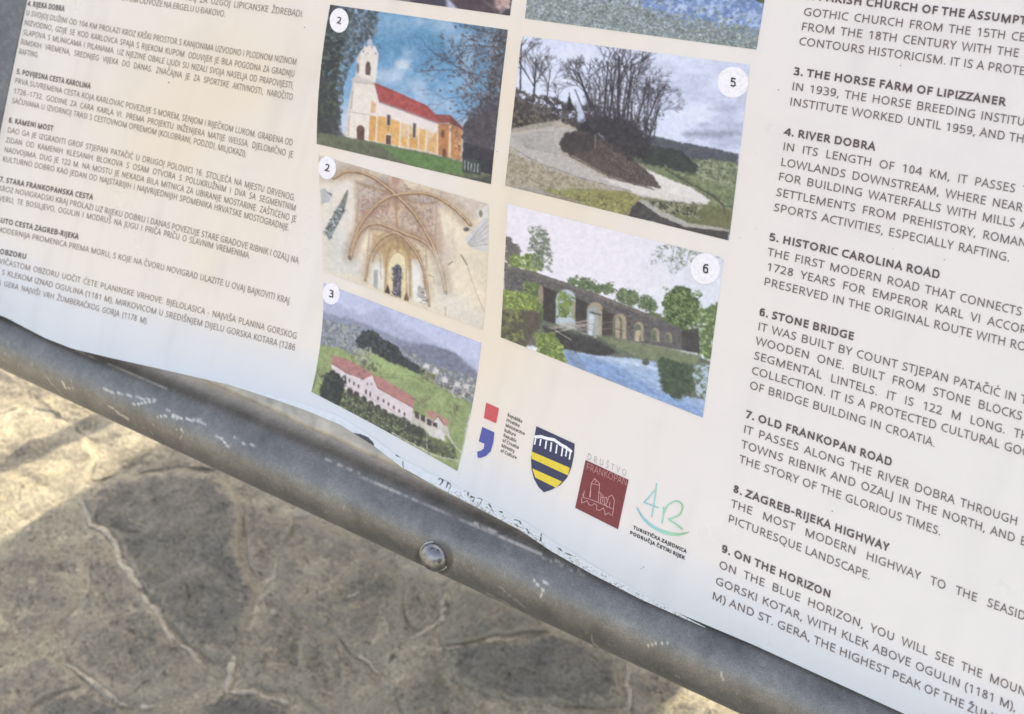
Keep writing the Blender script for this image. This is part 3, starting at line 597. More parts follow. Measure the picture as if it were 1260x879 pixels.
STONES = [   # outline in the picture, material, height
 (Z8((-20, 60), (60, 90), (150, 130), (240, 190), (320, 250), (318, 330), (325, 430), (285, 520), (240, 560), (150, 520), (80, 430), (-10, 400), (-90, 330), (-130, 200), (-110, 80)), BEIG, .006),
 (Z7((880, 110), (1000, 165), (1080, 190), (1010, 300), (985, 370), (945, 415), (905, 360), (892, 260)), BEIG, .005),
 (Z7((305, 110), (335, 55), (430, 28), (560, 12), (700, 5), (790, 25), (850, 100), (872, 190), (862, 290), (885, 380), (930, 440), (915, 530), (870, 620), (825, 690), (745, 655), (660, 600), (575, 500), (510, 400), (450, 300), (395, 205), (345, 185)), GREY, .012),
 (Z7((345, 215), (400, 260), (440, 340), (540, 490), (620, 610), (700, 680), (750, 740), (735, 800), (640, 845), (540, 862), (450, 845), (385, 790), (320, 735), (245, 690), (235, 600), (250, 530), (320, 480), (330, 380), (325, 290)), WARM, .006),
 (Z7((-160, 300), (-60, 290), (20, 270), (110, 200), (200, 130), (275, 130), (310, 200), (310, 330), (290, 470), (215, 540), (150, 610), (60, 690), (-60, 760), (-200, 700), (-240, 480)), WARM, .005),
 (Z7((145, 860), (230, 820), (330, 810), (375, 835), (440, 870), (500, 930), (440, 1010), (250, 1010), (120, 950)), GREY, .009),
 (Z7((-260, 800), (-60, 790), (60, 730), (150, 680), (215, 700), (290, 745), (300, 785), (210, 810), (120, 850), (90, 940), (-20, 1060), (-260, 1000)), WARM, .005),
 (Z7((970, 440), (1030, 400), (1100, 460), (1180, 520), (1240, 600), (1200, 720), (1100, 790), (980, 800), (900, 770), (880, 700), (930, 600), (960, 520)), BEIG, .005),
 (Z7((820, 820), (940, 815), (1010, 850), (1090, 900), (1050, 990), (860, 1010), (700, 960), (690, 880), (760, 840)), GREY, .007),
 (Z7((520, 880), (640, 860), (680, 900), (690, 980), (620, 1060), (500, 1030), (470, 940)), BEIG, .005),
 (Z7((330, 45), (410, 15), (560, -5), (700, -12), (800, 8), (700, -70), (560, -130), (430, -90), (350, -30)), BEIG, .005),
 (Z7((-150, 250), (0, 240), (90, 180), (200, 110), (290, 60), (330, 20), (340, -60), (250, -170), (100, -210), (-60, -150), (-200, 0), (-220, 150)), BEIG, .006),
 (Z7((-200, -200), (-40, -190), (80, -240), (220, -210), (330, -110), (480, -140), (420, -330), (200, -480), (-100, -500), (-260, -380)), BEIG, .005),
 (Z8((455, 500), (520, 490), (620, 482), (720, 462), (850, 455), (960, 490), (1045, 550), (1058, 640), (1050, 678), (920, 688), (800, 678), (690, 672), (600, 640), (530, 625), (480, 570)), GREY, .011),
 (Z8((470, 400), (520, 290), (600, 320), (700, 370), (800, 415), (820, 440), (740, 435), (640, 452), (560, 475), (470, 478), (450, 450)), WARM, .009),
 (Z8((1085, 560), (1150, 590), (1240, 620), (1320, 660), (1400, 760), (1300, 900), (1150, 860), (1095, 720)), BEIG, .006),
 (Z8((760, 705), (900, 700), (1040, 700), (1090, 780), (1130, 900), (1000, 960), (800, 960), (650, 900), (600, 800), (680, 720)), BEIG, .006),
 (Z8((330, 260), (400, 250), (460, 280), (450, 350), (420, 430), (360, 430), (325, 380), (320, 310)), BEIG, .006),
 (Z8((0, 390), (80, 430), (140, 520), (220, 570), (280, 590), (280, 680), (180, 740), (60, 720), (-30, 640), (-40, 480)), BEIG, .006),
 (Z8((310, 600), (370, 590), (400, 500), (440, 500), (470, 600), (540, 660), (600, 720), (560, 800), (420, 800), (330, 740), (300, 660)), WARM, .006),
 (Z8((60, 760), (200, 760), (300, 710), (380, 800), (400, 900), (250, 960), (90, 940)), BEIG, .006),
]
def stone(poly_xy, m, hgt, seed):
    P = np.array(poly_xy); c = P.mean(0); n = len(P); pts = []
    for i in range(n):
        a, b = P[i], P[(i+1) % n]; k = max(2, int(np.hypot(*(b-a))/.008))
        for j in range(k): pts.append(a+(b-a)*j/k)
    Q = c+(np.array(pts)-c)*1.05
    for _ in range(2): Q = (np.roll(Q, 1, 0)+2*Q+np.roll(Q, -1, 0))/4
    d = Q-c; L = np.hypot(d[:, 0], d[:, 1]); jit = 1+(vnoise(Q[:, 0]*70, Q[:, 1]*70, seed)-.5)*.05+(vnoise(Q[:, 0]*22, Q[:, 1]*22, seed)-.5)*.07
    Q = c+d*jit[:, None]
    R = [0, .1, .2, .3, .4, .5, .58, .66, .74, .8, .86, .9, .94, .97, .99, 1.0]; V = []
    for r in R:
        p = c+(Q-c)*r; e = min(1, ((1-r)/.09))**.6
        z = ground_h(p[:, 0], p[:, 1])*.8+hgt*e*.8+(fbm(p[:, 0], p[:, 1], .045, 4, seed+3)-.5)*.020*e+(vnoise(p[:, 0]*110, p[:, 1]*110, seed+4)-.5)*.0022*e-.004*(1-e)
        V.append(np.stack([p[:, 0], p[:, 1], z], -1))
    V = np.array(V); k = V.shape[1]; pts = V.transpose(1, 0, 2).reshape(-1, 3)
    me = grid_mesh('paving_stone', pts, len(R), k, cyc=True, flip=True); rv = np.tile(np.array(R)**4*.60, k); set_col(me, 'rim', np.stack([rv]*3, -1))
    return link('paving_stone', me, gr, m)
for i, (p, m, hg) in enumerate(STONES): stone(ground_pt(p)[:, :2], m, hg, 40+i)
# more stones around, beyond the picture
rg = random.Random(7)
inx = np.array([ground_pt(p)[:, :2].mean(0) for p, _, _ in STONES]); inr = [np.hypot(*(ground_pt(p)[:, :2]-ground_pt(p)[:, :2].mean(0)).T).max() for p, _, _ in STONES]
cand = []
for i in range(-12, 10):
    for j in range(-6, 12):
        x = i*.22+rg.uniform(-.03, .03)+(j % 2)*.11; y = .3+j*.19+rg.uniform(-.03, .03)
        r = rg.uniform(.098, .122)
        if all(math.hypot(x-a, y-b) > r+q*.86 for (a, b), q in zip(inx, inr)): cand.append((x, y, r))
for k, (x, y, r) in enumerate(cand[:230]):
    n = rg.randint(4, 6); a0 = rg.random()*6
    stone([(x+r*rg.uniform(.85, 1.25)*math.cos(a0+2*math.pi*q/n), y+r*rg.uniform(.8, 1.1)*math.sin(a0+2*math.pi*q/n)) for q in range(n)], rg.choice([GREY, BEIG, WARM, WARM]), rg.uniform(.004, .009), 200+k)

# pale raised lines of lime mortar left in the joints
VEINM = m_ground('pale_joint_lime', [(.3, (.34, .32, .28)), (.5, (.42, .395, .345)), (.7, (.50, .475, .415))], (.52, .49, .43), 20, .6, rim_=2.0)
for k, (pl, w0) in enumerate([(Z7((300, 110), (330, 190), (385, 215), (430, 310), (500, 420), (560, 520), (620, 600), (690, 670), (750, 730)), 3.6), (Z7((230, 695), (320, 740), (385, 820), (470, 850), (560, 862)), 2.6), (Z7((845, 90), (862, 130), (880, 190)), 2.4),
    (Z7((1020, 340), (960, 430), (925, 530), (880, 620), (835, 720), (822, 808)), 3.0), (Z7((822, 808), (900, 802), (990, 830), (1050, 850)), 2.8), (Z7((220, 545), (300, 515), (345, 488)), 2.6),     (Z8((450, 492), (560, 490), (620, 465), (710, 452)), 4.0), (Z8((1062, 540), (1076, 620), (1080, 700)), 3.6), (Z8((330, 470), (395, 440), (440, 380), (466, 300)), 3.0), (Z8((60, 385), (150, 470), (240, 580), (300, 625)), 3.0), (Z8((100, 330), (170, 300), (200, 230)), 2.2)]):
    q = np.array(cr(ground_pt(pl)[:, :2], 10)); d = np.gradient(q, axis=0); d /= np.hypot(d[:, 0], d[:, 1])[:, None]; nn_ = np.stack([-d[:, 1], d[:, 0]], -1)
    ww = w0*.0017*(.35+1.5*fbm(q[:, 0], q[:, 1], .03, 3, k))*np.clip(np.minimum(np.arange(len(q)), np.arange(len(q))[::-1])/5+.15, .15, 1); q = q+nn_*((vnoise(q[:, 0]*45, q[:, 1]*45, k+9)-.5)*.012)[:, None]
    rows = []
    for t in np.linspace(-1, 1, 9):
        r_ = q+nn_*(t*ww*(1+1.1*(vnoise(q[:, 0]*150, q[:, 1]*150, k+int(t*4)+20)-.5)))[:, None]
        rows.append(np.stack([r_[:, 0], r_[:, 1], ground_h(r_[:, 0], r_[:, 1])*.8+.0036*(1-t*t)**.8+.0002-.004*(abs(t) > .99)+(fbm(r_[:, 0], r_[:, 1], .02, 3, 12)-.5)*.006+(vnoise(r_[:, 0]*120, r_[:, 1]*120, 3)-.5)*.002], -1))
    me = grid_mesh('mortar_joint', np.array(rows).reshape(-1, 3), len(q), 9, flip=True); link('mortar_joint', me, gr, VEINM)
# ---------------------------------------------------------------- added unseen behind the board to shape the ground shadows: a rendered wall with a small opening, and a leaning stake
def boxes(name, bs, m, parent=None, bev=.006):
    bm = bmesh.new()
    for (x0, x1, y0, y1, z0, z1) in bs:
        M = Matrix.Translation(((x0+x1)/2, (y0+y1)/2, (z0+z1)/2)) @ Matrix.Diagonal((x1-x0, y1-y0, z1-z0, 1)); bmesh.ops.create_cube(bm, size=1, matrix=M)
    bmesh.ops.bevel(bm, geom=bm.edges[:], offset=bev, segments=1, affect='EDGES'); me = bpy.data.meshes.new(name); bm.to_mesh(me); bm.free(); return link(name, me, parent, m)
m, n, l, b = mat('shade_wall_render', (.5, .44, .34), .9); l.new(ramp(n, l, noise(n, l, 6, 6), [(.3, (.40, .35, .27)), (.7, (.56, .50, .40))]), b.inputs['Base Color']); bump(n, l, b, noise(n, l, 40, 5), .5, .01)
wall = empty('shade_wall', 'unseen rendered wall added behind the board to shade the paving, with an opening for a lit patch', 'wall', (1, 2.1, 0))
WX = -1.435+math.tan(SUN_AZ)*1.62
OX0 = -.231+math.tan(SUN_AZ)*1.29; OZ = 1.29/math.cos(SUN_AZ)*math.tan(SUN_EL)  # opening placed so the sun reaches one patch of paving
boxes('shade_wall_body', [(WX, OX0, 2, 2.25, -.1, 2.35), (OX0, OX0+.4, 2, 2.25, -.1, OZ-.12), (OX0, OX0+.4, 2, 2.25, OZ+.36, 2.35), (OX0+.4, 3.6, 2, 2.25, -.1, 2.35)], m, wall)
boxes('shade_wall_coping', [(WX-.04, 3.64, 1.96, 2.29, 2.352, 2.42)], m, wall)
m, n, l, b = mat('weathered_wood', (.25, .19, .13), .8)
l.new(ramp(n, l, noise(n, l, 30, 4, dist=1), [(.3, (.16, .12, .08)), (.7, (.30, .24, .17))]), b.inputs['Base Color'])
bx = np.array([-1.571+(1.6-.736)*.407, 1.6, -.1]); tx = bx+np.array([-.26*(math.tan(math.radians(22))-math.tan(SUN_AZ))/.26*2.93, .05, 2.3])  # added stake, lean chosen to lay its shadow bar on the paving
me = tube('shade_stake', np.array([bx+(tx-bx)*t for t in np.linspace(0, 1, 20)]), .030, 24, None, m)
st = link('shade_stake', me, None, m); st['label'] = 'thin round leaning stake, unseen, added to cast a shadow bar on the paving'; st['category'] = 'stake'
# ---------------------------------------------------------------- the printed photographs
def photo_grid(TL, TR_, BR, BL, nx, ny, bl=0, br=0, bb=0):
    s, t = np.meshgrid(np.linspace(0, 1, nx), np.linspace(0, 1, ny)); s = s.ravel()[:, None]; t = t.ravel()[:, None]
    TL, TR_, BR, BL = map(np.array, (TL, TR_, BR, BL))
    p = (1-s)*(1-t)*TL+s*(1-t)*TR_+s*t*BR+(1-s)*t*BL
    p = p+4*t*(1-t)*((1-s)*np.array([bl, 0])+s*np.array([br, 0]))+4*s*(1-s)*t*np.array([0, bb]); return p
def photo(TL, TR_, BR, BL, nx, ny, paint, label=None, sat=.78, **k):
    p = photo_grid(TL, TR_, BR, BL, nx, ny, **k); P = Painter(p[:, 0], p[:, 1], (200, 200, 200)); paint(P)
    P.warp(0); P.grain(.12, 1.6, 91); P.grain(.12, 3.6, 55); P.grain(.04, 9, 47); P.c += (fbm(P.X, P.Y, 4, 3, 71)-.5)[:, None]*16
    C = P.c.reshape(ny, nx, 3); C = np.pad(C, ((1, 1), (1, 1), (0, 0)), 'edge'); C = (C[:-2]+2*C[1:-1]+C[2:])/4; C = (C[:, :-2]+2*C[:, 1:-1]+C[:, 2:])/4; P.c = C.reshape(-1, 3)
    g = P.c.mean(1)[:, None]; P.c = g+(P.c-g)*sat
    c = np.clip(P.c, 0, 255); c = c*.93+np.array([16, 13, 12])                       # faded print
    q = uv(p); me = grid_mesh('printed_photo', on_sheet(q, .00012), nx, ny); set_col(me, 'ink', ink(c))
    o = link('printed_photo', me, board, MPHOTO)
    if label: o['label'] = label
    return o
def vgrad(P, stops, ang=0.0):
    y = P.Y-ang*P.X; ys = [a for a, _ in stops]; P.c = np.stack([np.interp(y, ys, [c[i] for _, c in stops]) for i in range(3)], -1)

def p_church(P):
    vgrad(P, [(-60, (80, 140, 185)), (-35, (92, 150, 196)), (20, (120, 168, 208)), (60, (170, 190, 218)), (110, (188, 196, 214))], .25)
    P.T = (370, 0, 4.186); rng = random.Random(3)
    n = fbm(P.X, P.Y, 26, 3, 12); P.c = P.c*(1-np.clip((n-.5)*1.6, 0, .45)[:, None])+np.array([214, 218, 232])*np.clip((n-.5)*1.6, 0, .45)[:, None]
    P.ell((520, 335), 32, 26, (205, 215, 228), .75, 3, 1.5); P.ell((450, 395), 70, 40, (205, 210, 226), .6, 5); P.ell((480, 120), 120, 50, (150, 185, 218), .5, 10)
    P.warp(1.6)
    # left trees
    P.speck([(130, 0), (400, 60), (400, 150), (330, 240), (280, 300), (230, 420), (200, 650), (60, 800), (60, 0)], [(88, 104, 118), (110, 126, 136), (64, 78, 82)], 3.2, .42)
    P.speck([(100, 0), (260, 60), (190, 400), (195, 620), (70, 760)], [(58, 66, 64), (84, 94, 78), (48, 54, 54)], 3.4, .40)
    P.poly([(70, 440), (130, 380), (190, 520), (200, 640), (230, 740), (80, 745)], (58, 60, 58), .85, 3, 2, 3)
    P.speck([(90, 440), (190, 420), (180, 600), (90, 620)], [(84, 96, 62), (52, 56, 52)], 3, .5)
    P.warp(.25)
    # tower
    P.poly([(336, 240), (356, 178), (376, 235)], (176, 182, 196), .9)
    P.poly([(290, 300), (330, 236), (384, 238), (402, 282), (386, 430), (384, 470), (268, 440), (288, 395)], (228, 214, 200))
    P.poly([(290, 300), (312, 262), (300, 400), (284, 395)], (206, 190, 180), .8); P.poly([(262, 412), (288, 388), (390, 428), (384, 444), (270, 432)], (205, 190, 178))
    P.poly([(268, 430), (384, 440), (404, 530), (352, 728), (228, 708), (240, 578)], (232, 217, 199)); P.poly([(268, 430), (278, 432), (244, 708), (228, 708), (240, 578)], (206, 190, 176), .8)
    P.line([(240, 576), (352, 592)], .8, (176, 156, 140)); P.line([(262, 416), (388, 440)], .7, (180, 166, 156))
    P.ell((348, 352), 13, 34, (92, 74, 68)); P.poly([(336, 352), (361, 356), (358, 390), (334, 386)], (92, 74, 68)); P.ell((295, 352), 6, 28, (120, 104, 98)); P.line([(268, 470), (262, 560)], .7, (150, 132, 120))
    P.ell((309, 668), 20, 22, (104, 70, 52)); P.poly([(290, 665), (330, 668), (326, 731), (290, 726)], (98, 66, 50)); P.line([(250, 600), (247, 700)], .8, (170, 150, 132))
    # nave
    P.poly([(366, 515), (404, 528), (706, 636), (706, 800), (350, 730)], (232, 214, 205)); P.poly([(366, 515), (392, 540), (384, 582), (360, 582)], (226, 172, 112), .9)
    P.poly([(358, 596), (430, 604), (706, 690), (706, 796), (352, 724)], (226, 184, 124), .85, 1)
    P.poly([(356, 598), (390, 602), (384, 728), (352, 724)], (228, 160, 74)); P.poly([(399, 600), (440, 606), (512, 628), (506, 752), (396, 730)], (232, 168, 82))
    P.poly([(440, 586), (466, 592), (464, 648), (441, 645)], (228, 212, 198)); P.poly([(446, 592), (463, 595), (461, 648), (444, 645)], (88, 66, 62)); P.poly([(436, 690), (470, 692), (468, 764), (436, 758)], (226, 210, 196)); P.poly([(441, 696), (466, 699), (464, 760), (439, 756)], (102, 66, 52)); P.line([(452, 655), (451, 675)], .8, (120, 90, 72))
    P.poly([(518, 706), (550, 710), (548, 756), (518, 752)], (232, 170, 86)); P.poly([(560, 690), (608, 702), (604, 768), (560, 758)], (224, 160, 80)); P.poly([(612, 664), (644, 672), (640, 772), (610, 766)], (232, 172, 90)); P.poly([(652, 740), (700, 680), (702, 790), (652, 776)], (222, 162, 90), .85); P.line([(394, 600), (388, 730)], 1.2, (236, 218, 200)); P.line([(514, 628), (510, 752)], 1.2, (236, 218, 200)); P.line([(608, 660), (606, 770)], 1, (236, 218, 200)); P.line([(648, 672), (646, 778)], 1, (236, 218, 200)); P.line([(556, 640), (554, 758)], .9, (236, 218, 200))
    P.poly([(575, 626), (598, 632), (595, 716), (575, 710)], (236, 222, 208)); P.poly([(580, 634), (595, 638), (592, 712), (577, 708)], (88, 68, 66)); P.line([(352, 728), (706, 802)], 1.6, (226, 206, 178))
    P.poly([(380, 428), (470, 463), (640, 540), (662, 556), (704, 602), (708, 634), (404, 524)], (176, 66, 62)); P.poly([(404, 516), (706, 628), (706, 640), (404, 530)], (160, 110, 106), .7); P.line([(380, 428), (660, 552)], .7, (150, 50, 50)); P.speck([(390, 440), (650, 560), (700, 620), (410, 515)], [(200, 84, 76)], 3, .55, .5)
    P.poly([(694, 590), (770, 594), (846, 666), (836, 672), (770, 634), (708, 632)], (150, 70, 62)); P.poly([(770, 594), (846, 668), (770, 640)], (126, 66, 60))
    P.poly([(706, 634), (770, 638), (836, 672), (830, 832), (704, 796)], (196, 122, 66)); P.poly([(764, 650), (776, 650), (774, 820), (760, 816)], (234, 206, 170), .8); P.poly([(704, 640), (712, 640), (708, 800), (700, 796)], (236, 212, 184), .8)
    for x, y, w, h in ((732, 692, 9, 22), (802, 700, 7, 24), (740, 790, 10, 26), (816, 760, 6, 16)): P.ell((x, y), w, h, (112, 66, 46))
    P.speck([(780, 660), (835, 680), (828, 820), (780, 800)], [(222, 180, 120)], 3, .5, .7); P.line([(832, 672), (828, 830)], .8, (220, 190, 160))
    P.warp(1.2)
    P.poly([(40, 700), (900, 860), (1020, 820), (1020, 960), (40, 900)], (70, 74, 62), 1, 1)
    # ground
    P.poly([(60, 680), (200, 700), (352, 728), (704, 800), (832, 832), (850, 860), (1010, 900), (400, 1000), (60, 800)], (98, 104, 74), 1, 1, 1, 4)
    P.poly([(400, 745), (620, 790), (830, 835), (835, 905), (560, 850)], (92, 132, 62), .9, 2, 1.5, 4)
    for k in range(12): P.line([(170+k*8, 725+k*9), (430+k*12, 760+k*12)], .6, (78, 76, 58), .5)
    P.grain(.06, 2.5, 5)
    # dark house and right-hand trees
    P.speck([(840, 640), (1000, 560), (1040, 900), (836, 860)], [(62, 58, 62), (84, 78, 84)], 3, .25)
    P.poly([(838, 735), (1000, 775), (1000, 905), (836, 860)], (50, 50, 54), .95); P.poly([(836, 812), (930, 832), (926, 905), (834, 890)], (60, 66, 62), .9)
    for k in range(5): P.line([(846+k*17, 832+k*4), (845+k*17, 872+k*4)], 1.3, (188, 196, 188), .75)
    P.speck([(900, 130), (1075, 140), (1040, 560), (1010, 740), (860, 640), (850, 540), (800, 480), (880, 330)], [(102, 96, 104), (128, 116, 116), (76, 70, 76)], 1.8, .53, .8)
    P.speck([(1000, 180), (1075, 140), (1030, 560), (1000, 760), (870, 680), (860, 600), (960, 480)], [(76, 68, 72), (104, 92, 88), (60, 54, 58)], 2.2, .48, .85); P.poly([(850, 640), (900, 560), (1010, 500), (1010, 780), (860, 740)], (72, 66, 70), .6, 4, 4, 3)
    for (x, y, a, L, d) in ((1040, 420, 2.9, 190, 4), (1030, 560, 2.75, 190, 4), (1045, 330, 2.6, 180, 4), (1035, 250, 3.0, 150, 4), (1000, 600, 3.1, 150, 3), (1050, 180, 3.0, 150, 3), (1000, 480, 2.5, 220, 4), (1060, 420, 1.8, 160, 3)):
        P.tree(x, y, a, L, 1.0, d, (66, 58, 62), rng, .8)
    for k in range(150):
        x = 640+rng.random()*380; y = 130+rng.random()*460
        if (x-600)/400 > rng.random() or abs(y-370) < 60: P.ell((x, y), rng.uniform(4, 11), rng.uniform(3, 7), (78, 66, 66), .7, .4, .3)
    for k in range(110):
        x = 150+rng.random()*260; y = 40+rng.random()*250
        P.ell((x, y), rng.uniform(3, 8), rng.uniform(3, 8), rng.choice([(76, 92, 104), (104, 120, 132), (66, 76, 80)]), .6, .4, .3)

def p_vault(P):
    P.T = (370, 180, 3.664); rng = random.Random(5)
    P.warp(.6, 5); P.c[:] = (228, 208, 176); n = fbm(P.X, P.Y, 40, 3, 3); P.c = P.c*(.93+.14*n)[:, None]
    P.poly([(60, 40), (240, 70), (160, 150), (90, 160)], (196, 178, 160), .9, 6); P.poly([(90, 180), (240, 150), (250, 300), (200, 480), (110, 400)], (222, 212, 200), .8, 6)
    P.poly([(100, 330), (240, 440), (300, 600), (110, 570)], (206, 204, 194), .8, 8)
    web = (202, 172, 144)
    P.poly([(160, 150), (240, 115), (340, 95), (480, 130), (590, 180), (680, 240), (780, 330), (850, 300), (850, 255), (240, 70)], (206, 184, 166), .9, 2)
    P.poly([(240, 150), (430, 215), (620, 260), (660, 500), (600, 480), (440, 395), (300, 360), (250, 430)], web, 1, 2)
    P.poly([(250, 160), (420, 120), (430, 215), (260, 320)], (186, 168, 158), .7, 2); P.poly([(440, 215), (600, 230), (640, 280), (480, 250)], (196, 186, 190), .8, 3)
    P.speck([(265, 190), (400, 140), (590, 230), (610, 420), (440, 360), (280, 310)], [(158, 124, 104), (184, 148, 124), (140, 120, 114), (216, 190, 160)], 2.4, .54, .7); P.speck([(270, 240), (420, 250), (420, 300), (280, 330)], [(196, 110, 90), (150, 120, 110)], 2.2, .56, .8)
    P.ell((430, 150), 34, 42, (206, 172, 146), .9); P.ell((430, 150), 18, 30, (180, 132, 110), .7, .5, .8, 2); P.ell((432, 268), 34, 38, (212, 176, 142), .9); P.ell((432, 270), 17, 26, (176, 136, 104), .6, .5, .6, 2)
    P.poly([(310, 380), (440, 398), (600, 460), (630, 620), (570, 720), (290, 600)], (226, 206, 168), 1, 2)
    P.poly([(320, 390), (440, 400), (520, 460), (560, 560), (490, 560), (380, 560), (330, 470)], (206, 170, 106), .9, 4); P.speck([(320, 390), (560, 420), (570, 520), (440, 450), (330, 460)], [(176, 144, 104)], 3, .52, .6)
    P.poly([(500, 505), (560, 520), (580, 720), (510, 700)], (232, 226, 214), 1, 1); P.ell((345, 520), 28, 50, (226, 220, 204), 1, 1); P.poly([(318, 520), (372, 520), (380, 650), (310, 620)], (226, 220, 204), .9, 1)
    P.ell((437, 560), 42, 92, (232, 212, 160), 1, 1); P.poly([(385, 560), (480, 570), (490, 705), (375, 665)], (226, 200, 148), 1, 1)
    P.ell((436, 565), 20, 32, (96, 92, 100)); P.poly([(417, 565), (455, 568), (452, 685), (417, 672)], (92, 88, 96)); P.speck([(415, 545), (456, 548), (452, 685), (416, 672)], [(150, 150, 156), (60, 58, 64)], 1.6, .5)
    P.poly([(330, 560), (350, 556), (346, 645), (328, 636)], (150, 156, 150), .9); P.poly([(528, 630), (556, 640), (556, 690), (528, 680)], (170, 168, 160), .8); P.speck([(528, 630), (570, 640), (575, 720), (528, 700)], [(90, 84, 80)], 2, .5, .8)
    P.poly([(382, 650), (392, 622), (402, 650), (404, 668), (380, 662)], (66, 50, 42)); P.poly([(466, 690), (478, 650), (488, 690), (486, 700), (466, 694)], (86, 62, 50))
    gold, edge = (198, 156, 106), (132, 98, 68)
    ribs = [([(150, 145), (200, 118), (260, 118), (330, 145), (400, 195), (430, 222), (500, 290), (560, 380), (610, 480), (640, 570), (652, 660)], 3.4),
            ([(222, 505), (236, 440), (262, 370), (310, 300), (370, 245), (430, 222), (520, 212), (600, 225), (670, 265), (720, 305), (765, 355)], 3.6),
            ([(225, 508), (250, 420), (290, 366), (350, 352), (420, 375), (480, 400), (550, 430), (600, 480), (640, 590), (655, 662)], 3.0),
            ([(292, 605), (305, 520), (335, 450), (385, 405), (435, 395), (480, 430), (530, 500), (560, 580), (580, 720)], 2.6)]
    for r in ([(440, 398), (400, 430), (345, 470), (325, 520)], [(440, 398), (415, 440), (392, 500), (384, 640)], [(440, 398), (440, 440), (438, 475)], [(440, 398), (466, 440), (490, 510), (496, 680)], [(440, 398), (490, 440), (545, 520), (560, 640)], [(430, 222), (432, 300), (436, 396)], [(255, 165), (330, 190), (430, 222)], [(430, 222), (540, 260), (620, 250)], [(250, 420), (300, 372), (436, 396)], [(436, 396), (520, 400), (600, 478)]):
        P.line(cr(r, 4), 3.2, (160, 124, 84), .35, soft=2); P.line(cr(r, 4), 1.2, (168, 128, 84), .85)
    P.poly([(330, 470), (385, 425), (440, 405), (500, 440), (545, 520), (500, 520), (470, 480), (440, 466), (400, 480), (380, 540), (330, 520)], (176, 136, 84), .45, 4)
    for r, w in ribs: P.line(cr(r, 4), w*4.5, (150, 112, 84), .12, soft=5)
    for r, w in ribs:
        rr = cr(r, 5); P.line(rr, w*1.15, edge, .95); P.line([(x, y-2) for x, y in rr], w*.55, gold, 1); P.line([(x-1, y-5) for x, y in rr], .6, (226, 200, 164), .8)
    for r in ([(312, 370), (306, 450), (300, 520)], [(440, 398), (380, 440), (388, 500), (378, 660)], [(440, 400), (490, 470), (494, 560), (492, 690)], [(610, 240), (612, 330), (606, 440)], [(255, 160), (262, 250), (250, 340)], [(565, 440), (568, 560)], [(400, 520), (415, 490), (440, 478), (462, 492), (474, 530), (480, 700)], [(322, 500), (345, 482), (358, 500), (362, 600)]):
        P.line(cr(r, 4), 1.1, (172, 138, 106), .85)
    for x, y in ((222, 505), (655, 662)): P.ell((x, y), 7, 10, (120, 98, 80))
    P.poly([(105, 385), (175, 262), (212, 196), (214, 218), (196, 300), (130, 425)], (116, 122, 118)); P.speck([(105, 385), (175, 262), (200, 290), (130, 425)], [(190, 196, 190), (66, 72, 72)], 2, .52); P.poly([(88, 200), (108, 190), (135, 235), (130, 250), (95, 262)], (176, 178, 176)); P.line([(180, 260), (214, 200)], 1.2, (120, 96, 72)); P.poly([(110, 200), (140, 215), (140, 232)], (120, 126, 126))
    P.poly([(740, 420), (840, 305), (850, 420), (838, 480), (760, 452)], (204, 198, 192)); 
    for k in range(5): P.line([(752+k*4, 440+k*3), (846, 330+k*28)], .8, (140, 132, 128), .8)
    P.poly([(790, 290), (850, 266), (848, 320), (800, 330)], (214, 210, 200), .9); P.ell((812, 305), 8, 16, (130, 116, 96)); P.ell((748, 375), 14, 10, (112, 104, 98)); P.ell((750, 376), 5, 5, (70, 64, 60))
    P.poly([(640, 410), (690, 380), (712, 500), (650, 550)], (208, 186, 166), .6, 3); P.line(cr([(722, 490), (750, 530), (770, 600), (800, 680), (830, 750)], 4), .9, (186, 164, 128), .9); P.line([(722, 490), (752, 535)], 1.0, (120, 100, 76))
    P.line([(575, 580), (600, 590), (602, 620)], .8, (140, 110, 84)); P.line([(665, 535), (685, 522)], 1.2, (110, 92, 80)); P.line([(652, 725), (655, 760)], .9, (110, 100, 90))
    P.speck([(330, 110), (600, 170), (760, 330), (640, 250), (430, 130)], [(176, 146, 124), (214, 190, 166)], 3, .52, .5)
    P.poly([(590, 470), (640, 480), (660, 640), (830, 760), (822, 835), (600, 740)], (214, 208, 196), .5, 8)

